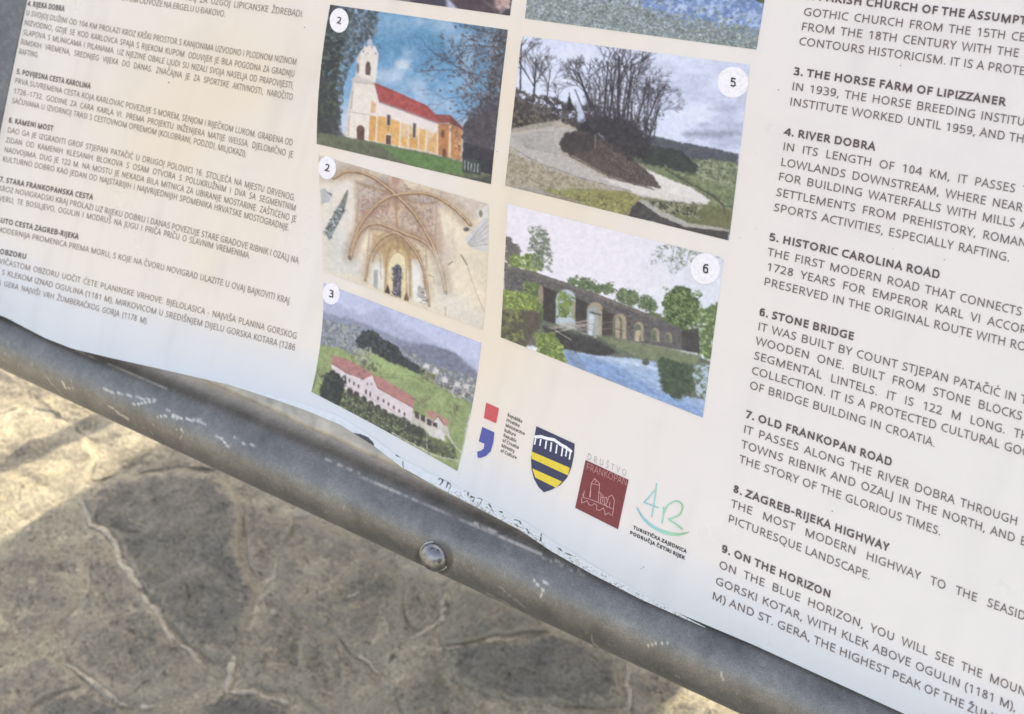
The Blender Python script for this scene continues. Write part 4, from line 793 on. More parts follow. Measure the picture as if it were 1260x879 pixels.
def p_farm(P):
    P.T = (370, 330, 3.38); rng = random.Random(8)
    vgrad(P, [(170, (176, 182, 218)), (230, (192, 196, 222)), (290, (206, 206, 222))], .38)
    P.warp(1.5)
    P.poly([(80, 130), (160, 150), (240, 190), (340, 170), (430, 240), (520, 290), (740, 400), (740, 600), (80, 560)], (160, 164, 196), .75, 3, 1, 8)
    P.poly([(80, 180), (200, 210), (290, 240), (420, 300), (540, 318), (640, 350), (740, 440), (740, 600), (80, 560)], (128, 134, 158), .9, 2, 1, 5)
    P.poly([(420, 330), (520, 318), (600, 335), (660, 370), (740, 445), (740, 560), (480, 440)], (112, 116, 136), .9, 1.5, 1, 4)
    P.speck([(80, 215), (240, 250), (300, 330), (230, 380), (80, 340)], [(112, 118, 112), (140, 146, 136), (96, 102, 100), (168, 170, 160)], 2.4, .48, .7)
    P.speck([(400, 330), (520, 390), (740, 460), (725, 550), (560, 480)], [(124, 128, 120), (156, 156, 152), (186, 182, 178), (104, 112, 98)], 2.2, .50, .75)
    P.poly([(70, 320), (160, 330), (230, 370), (280, 345), (400, 390), (500, 430), (560, 480), (690, 545), (712, 560), (650, 870), (400, 720), (40, 520)], (140, 158, 92), 1, 1.5, 1, 5)
    P.poly([(270, 350), (400, 400), (480, 450), (420, 480), (300, 440)], (158, 176, 104), .8, 4); P.speck([(70, 320), (690, 545), (650, 870), (60, 520)], [(126, 144, 86), (154, 168, 104)], 9, .50, .55)
    P.line([(340, 440), (470, 450), (560, 500)], .9, (110, 128, 72), .7); P.line([(330, 452), (420, 458)], .8, (96, 108, 70), .7)
    P.poly([(228, 300), (260, 262), (300, 258), (340, 290), (400, 325), (430, 370), (465, 390), (520, 430), (500, 445), (440, 415), (360, 385), (300, 350), (240, 330)], (56, 60, 60), 1, .8, 1.5, 3)
    P.speck([(230, 290), (300, 260), (460, 390), (380, 385), (250, 330)], [(76, 80, 74), (42, 46, 48)], 3, .5)
    P.speck([(225, 335), (290, 335), (290, 400), (225, 400)], [(176, 178, 150), (140, 144, 116)], 3, .45); P.speck([(245, 380), (330, 400), (330, 440), (240, 420)], [(86, 84, 66)], 3, .42, .8)
    P.speck([(500, 420), (560, 440), (560, 480), (510, 470)], [(168, 172, 100), (110, 110, 80)], 3, .42)
    for x, y in ((560, 425), (650, 480), (690, 490), (520, 405), (600, 460), (670, 520)): P.poly([(x-12, y), (x, y-12), (x+14, y), (x+12, y+16), (x-12, y+12)], (214, 204, 198), .9)
    P.speck([(540, 470), (740, 520), (700, 560), (570, 500)], [(190, 176, 172), (96, 96, 84)], 2.2, .5)
    P.warp(.3)
    # long building
    P.poly([(128, 395), (190, 436), (262, 462), (318, 490), (470, 560), (462, 668), (430, 660), (180, 500), (130, 430)], (216, 200, 200))
    P.poly([(130, 362), (200, 382), (300, 438), (262, 462), (188, 436), (128, 398)], (176, 112, 106)); P.poly([(300, 446), (340, 458), (474, 540), (470, 584), (318, 500)], (182, 116, 108)); P.poly([(258, 462), (298, 442), (322, 498), (312, 560), (262, 540)], (214, 198, 200)); P.line([(256, 464), (298, 442), (322, 500)], 1.3, (168, 92, 88)); P.line([(130, 397), (190, 436), (260, 462)], .7, (140, 84, 84)); P.line([(320, 498), (470, 582)], .7, (140, 84, 84))
    for x, y in ((186, 458), (203, 468), (222, 480), (241, 492), (345, 553), (366, 566), (388, 580), (410, 594), (432, 608), (322, 542)): P.ell((x, y), 4, 8, (84, 66, 74))
    for x, y in ((272, 515), (290, 524)): P.ell((x, y), 4, 11, (84, 66, 74))
    for x in (282, 298): P.ell((x-4, 482), 2.5, 6, (110, 90, 96))
    for x, y in ((205, 512), (232, 528), (262, 548), (292, 568), (321, 583), (349, 602), (383, 625), (418, 645)): P.ell((x, y), 13, 16, (70, 60, 58)); P.poly([(x-13, y), (x+13, y+4), (x+12, y+24), (x-13, y+16)], (66, 56, 56))
    P.line([(188, 492), (300, 545), (440, 628)], .8, (190, 172, 168))
    P.poly([(462, 600), (610, 650), (622, 700), (470, 660)], (196, 184, 176), .9); P.poly([(520, 590), (560, 598), (620, 640), (610, 660), (575, 630), (530, 620)], (182, 126, 110)); P.poly([(548, 640), (572, 618), (592, 650), (590, 668), (552, 664)], (206, 196, 190)); P.line([(545, 642), (572, 616), (598, 652)], 1, (120, 84, 76))
    for x, y in ((485, 605), (510, 618), (536, 636), (560, 650)): P.poly([(x-10, y-10), (x+8, y-4), (x+8, y+24), (x-10, y+16)], (72, 62, 58))
    P.poly([(500, 648), (560, 660), (604, 700), (600, 720), (540, 700)], (204, 196, 180)); P.poly([(556, 672), (580, 670), (600, 690), (604, 718), (560, 700)], (214, 206, 200))
    P.warp(1.5)
    # trees around the building
    P.poly([(76, 500), (110, 440), (130, 425), (160, 440), (186, 470), (176, 540), (160, 575), (90, 545)], (44, 48, 46), 1, 1, 2.5, 3); P.speck([(80, 440), (185, 450), (170, 570), (80, 540)], [(64, 70, 58)], 3, .52)
    P.speck([(180, 510), (300, 570), (470, 650), (540, 700), (650, 780), (640, 810), (480, 740), (300, 680), (170, 570)], [(88, 96, 66), (66, 70, 54), (112, 120, 80), (54, 58, 48)], 2.0, .44)
    P.poly([(440, 640), (500, 660), (525, 690), (500, 710), (440, 680)], (58, 62, 54), .9, 1, 2); P.speck([(520, 690), (640, 740), (650, 790), (560, 770)], [(74, 80, 60), (96, 104, 66)], 3, .36)
    for (x, y, L) in ((370, 670, 34), (490, 590, 30), (515, 590, 32), (630, 650, 50), (250, 470, 24), (220, 400, 30), (640, 640, 40), (505, 600, 30)): P.tree(x, y, 1.57, L, .7, 4, (92, 80, 66), rng, .5)
    P.line([(380, 685), (460, 730), (560, 780), (655, 803)], 1.3, (206, 202, 184)); P.line([(610, 690), (640, 740), (668, 765)], 1.6, (196, 190, 172)); P.line([(600, 700), (632, 740)], 1.0, (90, 90, 70)); P.poly([(460, 735), (560, 785), (655, 806), (650, 870), (520, 800)], (138, 152, 90), 1, 1); P.line([(528, 680), (524, 748)], .8, (190, 186, 170)); P.line([(45, 515), (75, 420)], 1.6, (84, 92, 56), .8); P.grain(.07, 2.2, 6)

def p_road(P):
    P.T = (600, 0, 2.93); rng = random.Random(11)
    vgrad(P, [(-70, (208, 212, 236)), (20, (210, 216, 240)), (90, (200, 208, 234))], .14)
    n = fbm(P.X*.55, P.Y*1.5, 26, 4, 21); k = np.clip((n-.47)*4, 0, 1)*np.clip((P.Y-60)/50, 0, 1)*.55; P.c = P.c*(1-k)[:, None]+np.array([150, 158, 186])*k[:, None]
    k = np.clip((.47-n)*4, 0, 1)*.6; P.c = P.c*(1-k)[:, None]+np.array([226, 226, 236])*k[:, None]
    P.ell((790, 485), 95, 14, (136, 142, 166), .75, 3, 2, 6); P.ell((870, 480), 40, 9, (140, 146, 170), .7, 3, 2, 6); P.ell((845, 395), 50, 7, (160, 166, 190), .6, 3, 1, 6); P.ell((780, 450), 26, 8, (148, 154, 178), .6, 2, 1)
    P.warp(1.3)
    P.poly([(560, 500), (600, 490), (700, 515), (790, 530), (905, 556), (900, 610), (560, 600)], (80, 84, 92), 1, 1, 1, 5)
    P.poly([(420, 500), (720, 575), (905, 585), (880, 850), (420, 760)], (112, 124, 84), 1, 1, 1, 6); P.speck([(600, 560), (905, 590), (890, 680), (700, 640)], [(92, 102, 72), (134, 142, 104), (74, 82, 64), (156, 158, 122)], 2.2, .48, .8)
    P.poly([(560, 520), (700, 545), (760, 600), (750, 630), (560, 590)], (56, 62, 56), 1, 1, 2, 4); P.line([(760, 628), (820, 655), (880, 660)], 1.2, (160, 160, 130)); P.line([(780, 600), (860, 620)], 1.0, (160, 166, 130), .8); P.speck([(640, 600), (760, 640), (880, 700), (880, 840), (760, 700)], [(98, 112, 66), (130, 138, 92)], 4, .5)
    P.poly([(40, 560), (120, 600), (560, 700), (560, 830), (40, 760)], (150, 136, 110), 1, 2)
    # left bank and road
    P.poly([(60, 330), (150, 370), (260, 420), (330, 440), (400, 480), (280, 540), (60, 500)], (66, 62, 58), 1, 1, 1.5, 4); P.speck([(70, 330), (330, 430), (250, 460), (70, 480)], [(92, 84, 70), (50, 48, 48), (112, 100, 82)], 3, .5)
    P.poly([(60, 470), (260, 430), (420, 520), (600, 620), (640, 700), (500, 720), (60, 690)], (156, 146, 134), 1, 1); P.poly([(60, 480), (235, 455), (250, 436), (290, 446), (322, 466), (262, 510), (270, 545), (400, 620), (480, 655), (625, 678), (560, 610), (548, 602), (640, 640), (740, 680), (800, 722), (790, 738), (700, 735), (560, 712), (250, 690), (60, 670)], (172, 158, 136), 1, 1)
    P.poly([(76, 486), (235, 455), (322, 466), (258, 515), (275, 560), (440, 650), (620, 690), (560, 712), (400, 665), (150, 590), (76, 530)], (182, 174, 166), .95, 1)
    for k in range(16): P.line([(80+k*4, 488+k*3), (180+k*8, 478+k*6), (300, 470+k*5)], .7, (112, 106, 102), .35)
    P.poly([(400, 640), (620, 682), (690, 690), (800, 722), (790, 738), (700, 735), (540, 700)], (214, 205, 196), .95, 1); P.poly([(548, 602), (640, 640), (740, 680), (800, 722), (760, 732), (640, 690), (600, 660)], (220, 212, 204), 1)
    P.line([(76, 528), (190, 590), (340, 645), (520, 690)], .8, (110, 100, 90), .8); P.speck([(65, 540), (340, 650), (520, 700), (250, 690), (65, 660)], [(150, 132, 100), (186, 168, 134), (136, 120, 90)], 2.4, .5, .7)
    P.poly([(190, 684), (360, 682), (500, 690), (555, 715), (520, 750), (510, 785), (380, 745)], (142, 138, 74), 1, 1, 1.5, 4); P.speck([(190, 684), (555, 710), (510, 785)], [(172, 164, 84), (112, 112, 64)], 2.6, .5)
    # dark mound in the bend, tree mass
    P.poly([(258, 515), (280, 480), (330, 472), (400, 490), (520, 570), (600, 640), (625, 678), (560, 672), (440, 635), (330, 575), (270, 545)], (84, 74, 68), 1, .7, .8, 3)
    P.speck([(400, 520), (600, 640), (620, 676), (440, 630)], [(112, 98, 86), (70, 62, 58)], 1.6, .5); P.poly([(262, 515), (285, 478), (400, 490), (390, 540), (300, 560)], (58, 52, 52), .8, 2)
    P.line([(258, 520), (300, 565), (440, 640), (600, 685)], 1.0, (66, 60, 56)); P.line([(390, 490), (386, 535)], 1.6, (120, 112, 96))
    P.poly([(335, 445), (360, 415), (400, 410), (450, 420), (520, 440), (560, 480), (590, 520), (555, 585), (500, 560), (400, 490), (330, 470)], (48, 46, 48), .95, 3, 5, 4)
    P.speck([(340, 370), (600, 430), (600, 520), (520, 580), (360, 480)], [(48, 46, 48), (66, 60, 60)], 3, .46, .8); P.speck([(350, 260), (630, 330), (610, 460), (350, 400)], [(96, 88, 98)], 1.8, .50, .55)
    P.speck([(350, 300), (640, 330), (630, 430), (350, 420)], [(74, 68, 74)], 2.2, .53, .8); P.speck([(200, 340), (320, 380), (330, 450), (200, 430)], [(60, 56, 56), (86, 80, 78)], 3, .42); P.speck([(100, 320), (260, 370), (250, 440), (100, 400)], [(62, 58, 58), (96, 88, 84)], 3, .48)
    P.poly([(284, 400), (296, 335), (310, 400)], (44, 44, 46), 1, .6, 1)
    P.warp(.5)
    for k in range(85):
        x = rng.uniform(345, 600); y = 400+(x-345)*.45+rng.uniform(-20, 60); L = rng.uniform(90, 250)*(1 if x > 440 else .7); a = 1.57+rng.gauss(0, .14)
        P.line([(x, y), (x+math.cos(a)*L, y-math.sin(a)*L)], rng.uniform(.5, 1.6), (58, 53, 58), rng.uniform(.35, .85))
    dk = (54, 50, 56)
    for (x, y, a, L, w, d) in ((118, 330, 1.55, 190, 3.0, 3), (165, 370, 1.5, 170, 4, 5), (210, 390, 1.45, 150, 2.2, 6), (375, 400, 1.9, 160, 4, 6), (395, 420, 2.0, 190, 3.2, 5), (440, 420, 1.45, 190, 4, 5), (470, 430, 1.55, 250, 4.5, 5), (490, 420, 1.35, 200, 3.4, 5), (530, 470, 1.3, 190, 3, 6), (560, 480, 1.2, 170, 2.6, 6), (420, 430, 1.5, 230, 3.5, 4), (585, 490, 1.25, 130, 2.2, 5), (505, 430, 1.5, 240, 3.2, 4), (250, 400, 1.5, 90, 1.5, 4)):
        P.tree(x, y, a, L*.62, w*.55, d, dk, rng, .75); P.line([(x, y), (x+math.cos(a)*L*.9, y-math.sin(a)*L*.9)], w*.5, dk, .9)
    for (x, y, a) in ((210, 300, 1.9), (215, 280, 1.2), (180, 260, 1.7), (580, 400, 1.2), (600, 380, .9), (610, 420, .7), (540, 330, 1.3), (350, 300, 2.2), (165, 280, 1.9), (220, 320, 1.0)): P.tree(x, y, a, 55, .8, 5, (92, 86, 98), rng, .65)
    P.warp(.8)
    # front wall, fence
    P.poly([(520, 745), (540, 728), (560, 730), (620, 770), (700, 810), (870, 832), (866, 872), (700, 832), (600, 800), (508, 782)], (70, 66, 62), 1, .6); P.poly([(540, 722), (575, 722), (640, 762), (720, 805), (872, 826), (872, 836), (710, 818), (620, 778)], (170, 164, 152))
    P.poly([(580, 725), (700, 735), (800, 742), (880, 760), (872, 828), (720, 800), (640, 765)], (106, 108, 66), 1, 1, 1, 3); P.speck([(580, 720), (780, 740), (760, 790), (620, 760)], [(58, 58, 48), (150, 148, 116)], 2, .45); P.line([(640, 612), (740, 668), (800, 700), (850, 740), (856, 775)], 1.3, (66, 62, 54)); P.line([(650, 610), (880, 740)], .8, (90, 88, 70)); P.line([(810, 700), (850, 745), (880, 745)], 1.2, (70, 66, 58))
    for k in range(14): P.line([(668+k*14, 622+k*8), (667+k*14, 640+k*8)], .6, (70, 68, 56), .7)
    P.grain(.06, 2.0, 13)

def p_bridge(P):
    P.T = (590, 230, 2.93); rng = random.Random(17)
    vgrad(P, [(180, (232, 222, 228)), (240, (232, 226, 234)), (300, (226, 228, 236)), (420, (212, 222, 234))], .2); 
    k = np.clip((P.X-760)/110, 0, 1)*.5; P.c = P.c*(1-k)[:, None]+np.array([200, 214, 228])*k[:, None]
    P.warp(1.6)
    # trees behind
    P.speck([(90, 170), (150, 220), (150, 300), (90, 300)], [(78, 74, 72), (104, 98, 88)], 3.4, .3); P.speck([(110, 250), (200, 240), (230, 290), (200, 312), (110, 285)], [(128, 150, 60), (160, 180, 84), (98, 120, 52)], 3.2, .36)
    P.tree(215, 300, 1.6, 60, 1.2, 5, (96, 100, 84), rng); P.speck([(178, 140), (240, 150), (262, 240), (260, 310), (190, 290)], [(112, 122, 96), (142, 150, 122), (92, 104, 80)], 2.6, .50, .9)
    for x, y, r in ((335, 345, 18), (375, 352, 24), (400, 358, 20), (430, 368, 18), (462, 368, 20), (520, 395, 28), (545, 402, 30), (600, 420, 26), (622, 428, 20), (850, 450, 26)): P.ell((x, y), r, r, (92, 110, 70), .95, .9, 3.5, 2.2); P.speck([(x-r, y-r), (x+r, y-r), (x+r, y+r*.6), (x-r, y+r*.6)], [(134, 150, 96), (70, 86, 54)], 1.8, .52, .9)
    P.poly([(560, 470), (620, 450), (700, 480), (800, 500), (800, 560), (560, 530)], (92, 104, 70), 1, 1, 2); 
    for x, y, r in ((728, 400, 44), (695, 425, 36), (765, 425, 32), (740, 460, 40), (700, 470, 34), (775, 465, 22), (720, 500, 36)): P.ell((x, y), r, r*.95, (74, 94, 52), 1, .9, 4, 3)
    P.speck([(665, 365), (795, 380), (800, 490), (740, 530), (660, 490)], [(108, 130, 70), (52, 70, 40), (130, 150, 84)], 1.9, .50); P.line([(728, 500), (726, 545)], 1.4, (66, 62, 48))
    P.speck([(790, 440), (866, 420), (860, 640), (790, 600)], [(112, 134, 72), (150, 172, 92), (92, 112, 66)], 3, .36); P.speck([(750, 500), (800, 500), (800, 530), (760, 530)], [(214, 220, 220)], 2, .5)
    P.warp(.5)
    # bridge body
    P.poly([(90, 282), (200, 308), (300, 342), (420, 385), (520, 425), (640, 470), (720, 510), (790, 540), (795, 600), (720, 590), (560, 560), (420, 540), (280, 500), (90, 420)], (94, 90, 87), 1, .7, .4, 3)
    P.poly([(90, 282), (200, 308), (300, 342), (420, 385), (520, 425), (640, 470), (640, 482), (520, 438), (420, 398), (300, 354), (200, 320), (90, 294)], (112, 104, 94)); P.speck([(90, 290), (640, 480), (560, 540), (90, 400)], [(112, 106, 98), (72, 69, 66)], 1.8, .52, .8)
    P.poly([(730, 520), (790, 510), (795, 600), (730, 590)], (66, 64, 58), .9, 1, 1)
    # arches: openings and lit piers
    def arch(x, y, w, h, c, lit=None):
        def shp(x, y, w, h, c): P.poly([(x+w*math.cos(q), y-w*1.15*math.sin(q)) for q in np.linspace(0, math.pi, 14)]+[(x-w, y+h), (x+w, y+h*1.1)], c, 1, .7)
        shp(x, y, w+2.2, h+1, (118, 108, 94)); shp(x, y, w, h, lit or c)
        if lit: shp(x-w*.30, y+w*.10, w*.70, h-w*.2, c)
    arch(195, 385, 36, 120, (98, 116, 62)); P.speck([(160, 345), (232, 370), (228, 470), (160, 440)], [(130, 152, 74), (82, 96, 56)], 3, .42); P.ell((222, 390), 10, 34, (150, 132, 104)); P.poly([(230, 360), (278, 380), (276, 500), (230, 490)], (62, 56, 52))
    arch(312, 412, 36, 94, (176, 190, 196)); P.speck([(282, 380), (345, 395), (342, 480), (282, 470)], [(92, 112, 52), (124, 146, 66)], 3, .42); P.poly([(335, 405), (346, 420), (344, 470), (334, 480)], (160, 144, 112)); P.poly([(346, 400), (392, 420), (390, 520), (346, 510)], (64, 58, 54))
    arch(417, 450, 29, 86, (150, 158, 150), (164, 148, 120)); P.poly([(396, 460), (416, 464), (404, 548), (392, 540)], (190, 200, 206)); P.poly([(442, 440), (488, 460), (486, 530), (442, 540)], (70, 63, 58)); P.line([(400, 452), (436, 462)], 1.6, (70, 64, 58))
    arch(506, 484, 23, 62, (98, 104, 82), (164, 148, 120)); P.poly([(490, 478), (498, 468), (508, 490), (506, 548), (490, 544)], (168, 150, 120)); P.line([(490, 512), (520, 520)], 1, (90, 84, 70))
    arch(575, 508, 17, 44, (98, 106, 84), (164, 148, 120)); arch(634, 526, 14, 30, (100, 108, 86), (164, 148, 120)); arch(682, 540, 12, 20, (98, 104, 84), (146, 136, 108)); P.poly([(562, 520), (582, 516), (574, 560), (560, 556)], (186, 168, 132))
    P.warp(1.2)
    # river
    P.poly([(225, 480), (300, 500), (420, 545), (440, 535), (560, 560), (700, 590), (800, 615), (860, 640), (805, 840), (560, 740), (300, 640), (210, 560)], (96, 104, 84), 1, .8)
    P.poly([(420, 535), (560, 560), (700, 585), (800, 612), (780, 640), (600, 630), (480, 570)], (116, 124, 88), 1, 1.5, 1); P.poly([(230, 500), (420, 548), (500, 600), (440, 615), (300, 585), (240, 540)], (62, 60, 56), 1, 2, 1.5)
    P.poly([(300, 585), (420, 608), (560, 620), (640, 630), (650, 680), (660, 720), (760, 758), (826, 770), (806, 840), (560, 735), (300, 632)], (150, 176, 212), 1, 1.2, .6); P.poly([(300, 590), (480, 640), (640, 730), (800, 800), (806, 840), (560, 735), (300, 640)], (112, 146, 200), .75, 4); P.poly([(420, 612), (600, 628), (640, 660), (560, 650)], (196, 208, 226), .7, 3)
    P.warp(0); n = fbm(P.X*.5-P.Y*.0, (P.Y-.42*P.X)*1.7, 4.0, 3, 77); m_ = (P.c[:, 2] > P.c[:, 1]+8) & (P.Y > 400); P.c[m_] *= (1+(n[m_]-.5)[:, None]*.30); P.warp(1.4)
    for x, y, r in ((690, 660, 40), (730, 680, 46), (700, 715, 44), (740, 725, 32), (670, 640, 30), (715, 745, 24)): P.ell((x, y), r, r*.85, (66, 84, 60), 1, 1.5, 3, 4)
    P.speck([(640, 630), (775, 650), (760, 760), (650, 710)], [(84, 104, 68), (52, 68, 48)], 3, .5, .7); P.speck([(770, 640), (850, 640), (825, 780), (780, 740)], [(92, 112, 82), (120, 138, 104), (170, 190, 210)], 3, .42)
    P.ell((600, 630), 12, 12, (74, 84, 62), .9, 1, 1)
    P.warp(.2)
    for k in range(26):
        x = 240+rng.random()*110; y = 490+rng.random()*30; P.line([(x, y), (x+rng.uniform(60, 150), y+rng.uniform(-18, 12))], .7, (172, 162, 146), .55)
    for k in range(9): P.line([(300+k*6, 580+k*2), (335+k*8, 640+k*5)], .6, (96, 92, 84), .6)
    for a in ([(270, 515), (330, 552)], [(290, 500), (400, 480)], [(250, 530), (380, 500)]): P.line(a, 1.1, (190, 178, 158), .8)
    P.warp(2.0)
    # grassy bank
    P.poly([(80, 365), (140, 385), (190, 400), (220, 460), (216, 500), (160, 590), (74, 550)], (112, 104, 78), 1, 1, 2.5, 4); P.speck([(80, 372), (205, 395), (215, 450), (90, 440)], [(164, 184, 66), (192, 208, 90), (132, 154, 58), (104, 122, 54)], 2.0, .42); P.speck([(80, 440), (160, 460), (170, 580), (76, 548)], [(140, 158, 62), (100, 104, 62), (84, 80, 60)], 3.4, .42)
    P.poly([(150, 445), (220, 450), (215, 580), (165, 570)], (84, 78, 62), .85, 2, 2); P.speck([(205, 530), (270, 530), (300, 580), (310, 632), (210, 600)], [(160, 186, 66), (186, 208, 88), (128, 152, 58), (96, 114, 52)], 1.9, .38)
    # twigs at the upper right, circle line
    for (x, y, a, L) in ((870, 230, 3.5, 60), (800, 222, 4.2, 50), (760, 215, 4.5, 45), (700, 215, 4.6, 50), (680, 210, 4.0, 40), (720, 210, 5.0, 40)): P.tree(x, y, a, L, .6, 3, (110, 118, 104), rng, .7)
    P.speck([(640, 205), (740, 212), (880, 240), (880, 275), (760, 262), (705, 320), (690, 260), (610, 290)], [(100, 112, 84), (130, 142, 112)], 2.4, .57, .85); P.grain(.06, 2.0, 23)

def p_lake(P):
    P.T = (600, 0, 2.93); rng = random.Random(19)
    vgrad(P, [(-260, (196, 206, 222)), (-160, (120, 150, 110)), (-150, (96, 128, 92)), (-110, (110, 138, 178)), (-30, (132, 158, 206)), (10, (122, 136, 152))], .11)
    P.warp(1.2)
    P.speck([(130, -20), (500, -20), (1000, 60), (980, 190), (130, 75)], [(104, 118, 114), (152, 162, 158), (82, 96, 92), (186, 196, 206)], 1.9, .47); P.speck([(500, -30), (1000, -30), (990, 130), (640, 90)], [(118, 148, 204), (166, 188, 228), (96, 126, 186)], 4, .45, .9)
    n = fbm(P.X*.6, P.Y*1.6, 3.0, 3, 33); P.c *= (1+(n-.5)*.35)[:, None]; P.speck([(130, -10), (520, 20), (980, 110), (975, 185), (130, 80)], [(92, 104, 98), (160, 170, 160), (118, 132, 124)], 1.6, .50); P.poly([(960, -20), (1010, -20), (1000, 18), (970, 6)], (70, 90, 50), .9, 1, 1)
def p_castle(P):
    P.T = (370, 0, 4.186)
    vgrad(P, [(-200, (120, 160, 205)), (-120, (190, 205, 225)), (-90, (110, 130, 90)), (-30, (90, 100, 70))], .13)
    P.poly([(300, -520), (700, -560), (700, -200), (300, -180)], (220, 208, 188)); P.poly([(280, -520), (400, -680), (620, -700), (720, -560)], (170, 84, 70))
    P.poly([(400, -60), (1100, -20), (1100, 100), (400, 20)], (70, 62, 70), 1, 1, 1); P.speck([(400, -60), (1100, -40), (1090, 90), (400, 20)], [(92, 84, 86), (54, 50, 58)], 3, .5)
    P.poly([(575, -30), (750, -10), (752, 42), (575, 14)], (64, 60, 76)); P.poly([(750, -20), (808, 48), (752, 42)], (176, 178, 204)); P.poly([(756, -10), (930, -20), (1010, 50), (1020, 74), (812, 46)], (76, 62, 68)); P.poly([(440, -10), (570, -10), (562, 12), (440, 0)], (120, 100, 110))
    P.speck([(990, -30), (1080, -30), (1078, 40), (1010, 45)], [(196, 140, 140), (150, 108, 110), (220, 180, 170)], 2.4, .42); P.line([(1020, 74), (1060, 40), (1078, 42)], 1.2, (214, 200, 196)); P.line([(930, -10), (1010, 60)], 1.0, (130, 120, 100))

PH = {}
PH[1] = photo((428, -160), (648, -135), (627.5, 19.6), (409, -10.5), 120, 120, p_castle)
PH[4] = photo((664, -150), (959, -114), (931, 61.4), (646, 23.2), 300, 230, p_lake, 'blue lake photograph cut by the top of the picture')
PH[2] = photo((406.5, 6), (625.1, 37), (604.2, 226.9), (389.8, 177.3), 290, 240, p_church, 'white church with red roof under a blue sky', bl=-4, br=-.8)
PH[5] = photo((642, 44.4), (922.5, 80), (897, 296.3), (621.5, 228.7), 370, 290, p_road, 'country road bending round bare trees', br=.5)
PH['2b'] = photo((391.8, 190.9), (601.4, 251.5), (594.3, 406.5), (398.1, 334.2), 270, 210, p_vault, 'ribbed church vault with faded frescoes', br=2)
PH[3] = photo((398.1, 348.3), (592.5, 422.3), (562.9, 580), (383.3, 482.4), 270, 210, p_farm, 'long white building with red roof in green hills', bl=4.5, br=3, bb=-1.5)
PH[6] = photo((624.7, 251), (890.5, 318), (865, 514.3), (616.3, 415.3), 340, 280, p_bridge, 'many-arched stone bridge over a blue river')
MBADGE = m_ink('white_badge_ink', (238, 230, 232)); MDIG = m_ink('badge_digit_ink', (70, 60, 66))
for key, (cx_, cy_), rx, ry, dg, sz in ((2, (417.6, 25.6), 11.6, 15, '2', 8.5), ('2b', (402.9, 206.8), 11, 14, '2', 9), (3, (407.9, 361.7), 10.6, 13.2, '3', 9), (5, (902, 101.7), 19, 19.2, '5', 11), (6, (868, 330.8), 18.2, 19, '6', 11.5)):
    K = Ink(); K.poly([(cx_+rx*math.cos(a), cy_+ry*math.sin(a)) for a in np.linspace(0, 2*math.pi, 41)[:-1]]); b_ = K.build('number_badge', MBADGE, PH[key], .00026)
    K = Ink(); w = sz*.62; set_text(K, dg, (cx_-w/2, cy_+sz/2-w*.12), (cx_+w/2, cy_+sz/2+w*.12), (sz, sz), (.1, -1), True, False, 0, '', .085); d_ = K.build('number', MDIG, PH[key], .0004)
# ---------------------------------------------------------------- the row of printed emblems
Z = lambda *p: [(560+x/3.516, 470+y/3.516) for x, y in p]
def zp(x, y): return (560+x/3.516, 470+y/3.516)
def emblem(label):
    e = bpy.data.objects.new('emblem', None); COL.objects.link(e); e.parent = board; e['label'] = label; e.empty_display_size = .02; return e
def sub(K, name, m, e, off):
    q = np.array(K.v); me = mesh(name, on_sheet(q, off+np.array(K.z)), K.f); o = bpy.data.objects.new(name, me); COL.objects.link(o); me.materials.append(m)
    o.parent = e; o.matrix_parent_inverse = Matrix.Translation(board.location).inverted(); return o
INKS = {}
def I(c):
    if c not in INKS: INKS[c] = m_ink('emblem_ink', c)
    return INKS[c]
e = emblem('red square over a blue comma beside eight tiny lines of text')
K = Ink(); K.poly(Z((135, 90), (190, 115), (178, 180), (125, 156))); sub(K, 'square', I((200, 90, 92)), e, .0002)
K = Ink(); K.poly(Z((118, 195), (170, 219), (166, 262), (155, 300), (135, 320), (112, 329), (98, 328), (96, 302), (112, 298), (124, 290), (128, 268), (103, 258))); sub(K, 'comma', I((88, 90, 156)), e, .0002)
K = Ink()
for i, t in enumerate(['Republika', 'Hrvatska', 'Ministarstvo', 'kulture', 'Republic', 'of Croatia', 'Ministry', 'of Culture']):
    x = 226-i*4.3; y = 149+i*22.0; L = len(t)*(84/12)
    set_text(K, t, zp(x, y), zp(x+L, y+L*.47), (4.2, 4.2), (.2, -1), False, False, 0, '', .085)
sub(K, 'lettering', I((86, 80, 84)), e, .0002)
e = emblem('dark blue shield with a white arched bridge and yellow bands')
out = [(352, 192), (435, 230), (518, 268), (514, 320), (503, 372), (485, 415), (455, 447), (420, 466), (385, 478), (362, 456), (342, 420), (331, 378), (329, 330), (338, 268)]
c0 = np.mean(out, 0)
K = Ink(); K.poly(Z(*out)); sub(K, 'shield_field', I((66, 66, 90)), e, .0002)
K = Ink(); K.poly(Z((332, 301), (497, 372), (489, 405), (331, 332))); K.poly(Z((334, 374), (464, 432), (436, 458), (348, 414))); sub(K, 'yellow_band', I((226, 200, 66)), e, .00024)
K = Ink()
deck = [(344, 240), (372, 238), (400, 247), (430, 252), (460, 274), (480, 284), (506, 304)]
K.line(Z(*deck), 3.2, .0)
for (x, y, h_) in ((349, 246, 30), (372, 248, 34), (396, 254, 42), (418, 262, 46), (442, 272, 44), (466, 284, 44), (484, 292, 36), (500, 302, 40)): K.line(Z((x, y), (x-5, y+h_*.86)), 1.9, 3e-6)
K.line(Z(*[(x, y-7) for x, y in deck]), .6, 6e-6); sub(K, 'bridge_charge', I((236, 232, 234)), e, .00024)
e = emblem('dark red square with a line drawing of a castle')
K = Ink(); K.poly(Z((565, 338), (751, 424), (705, 638), (520, 545))); sub(K, 'red_field', I((126, 62, 62)), e, .0002)
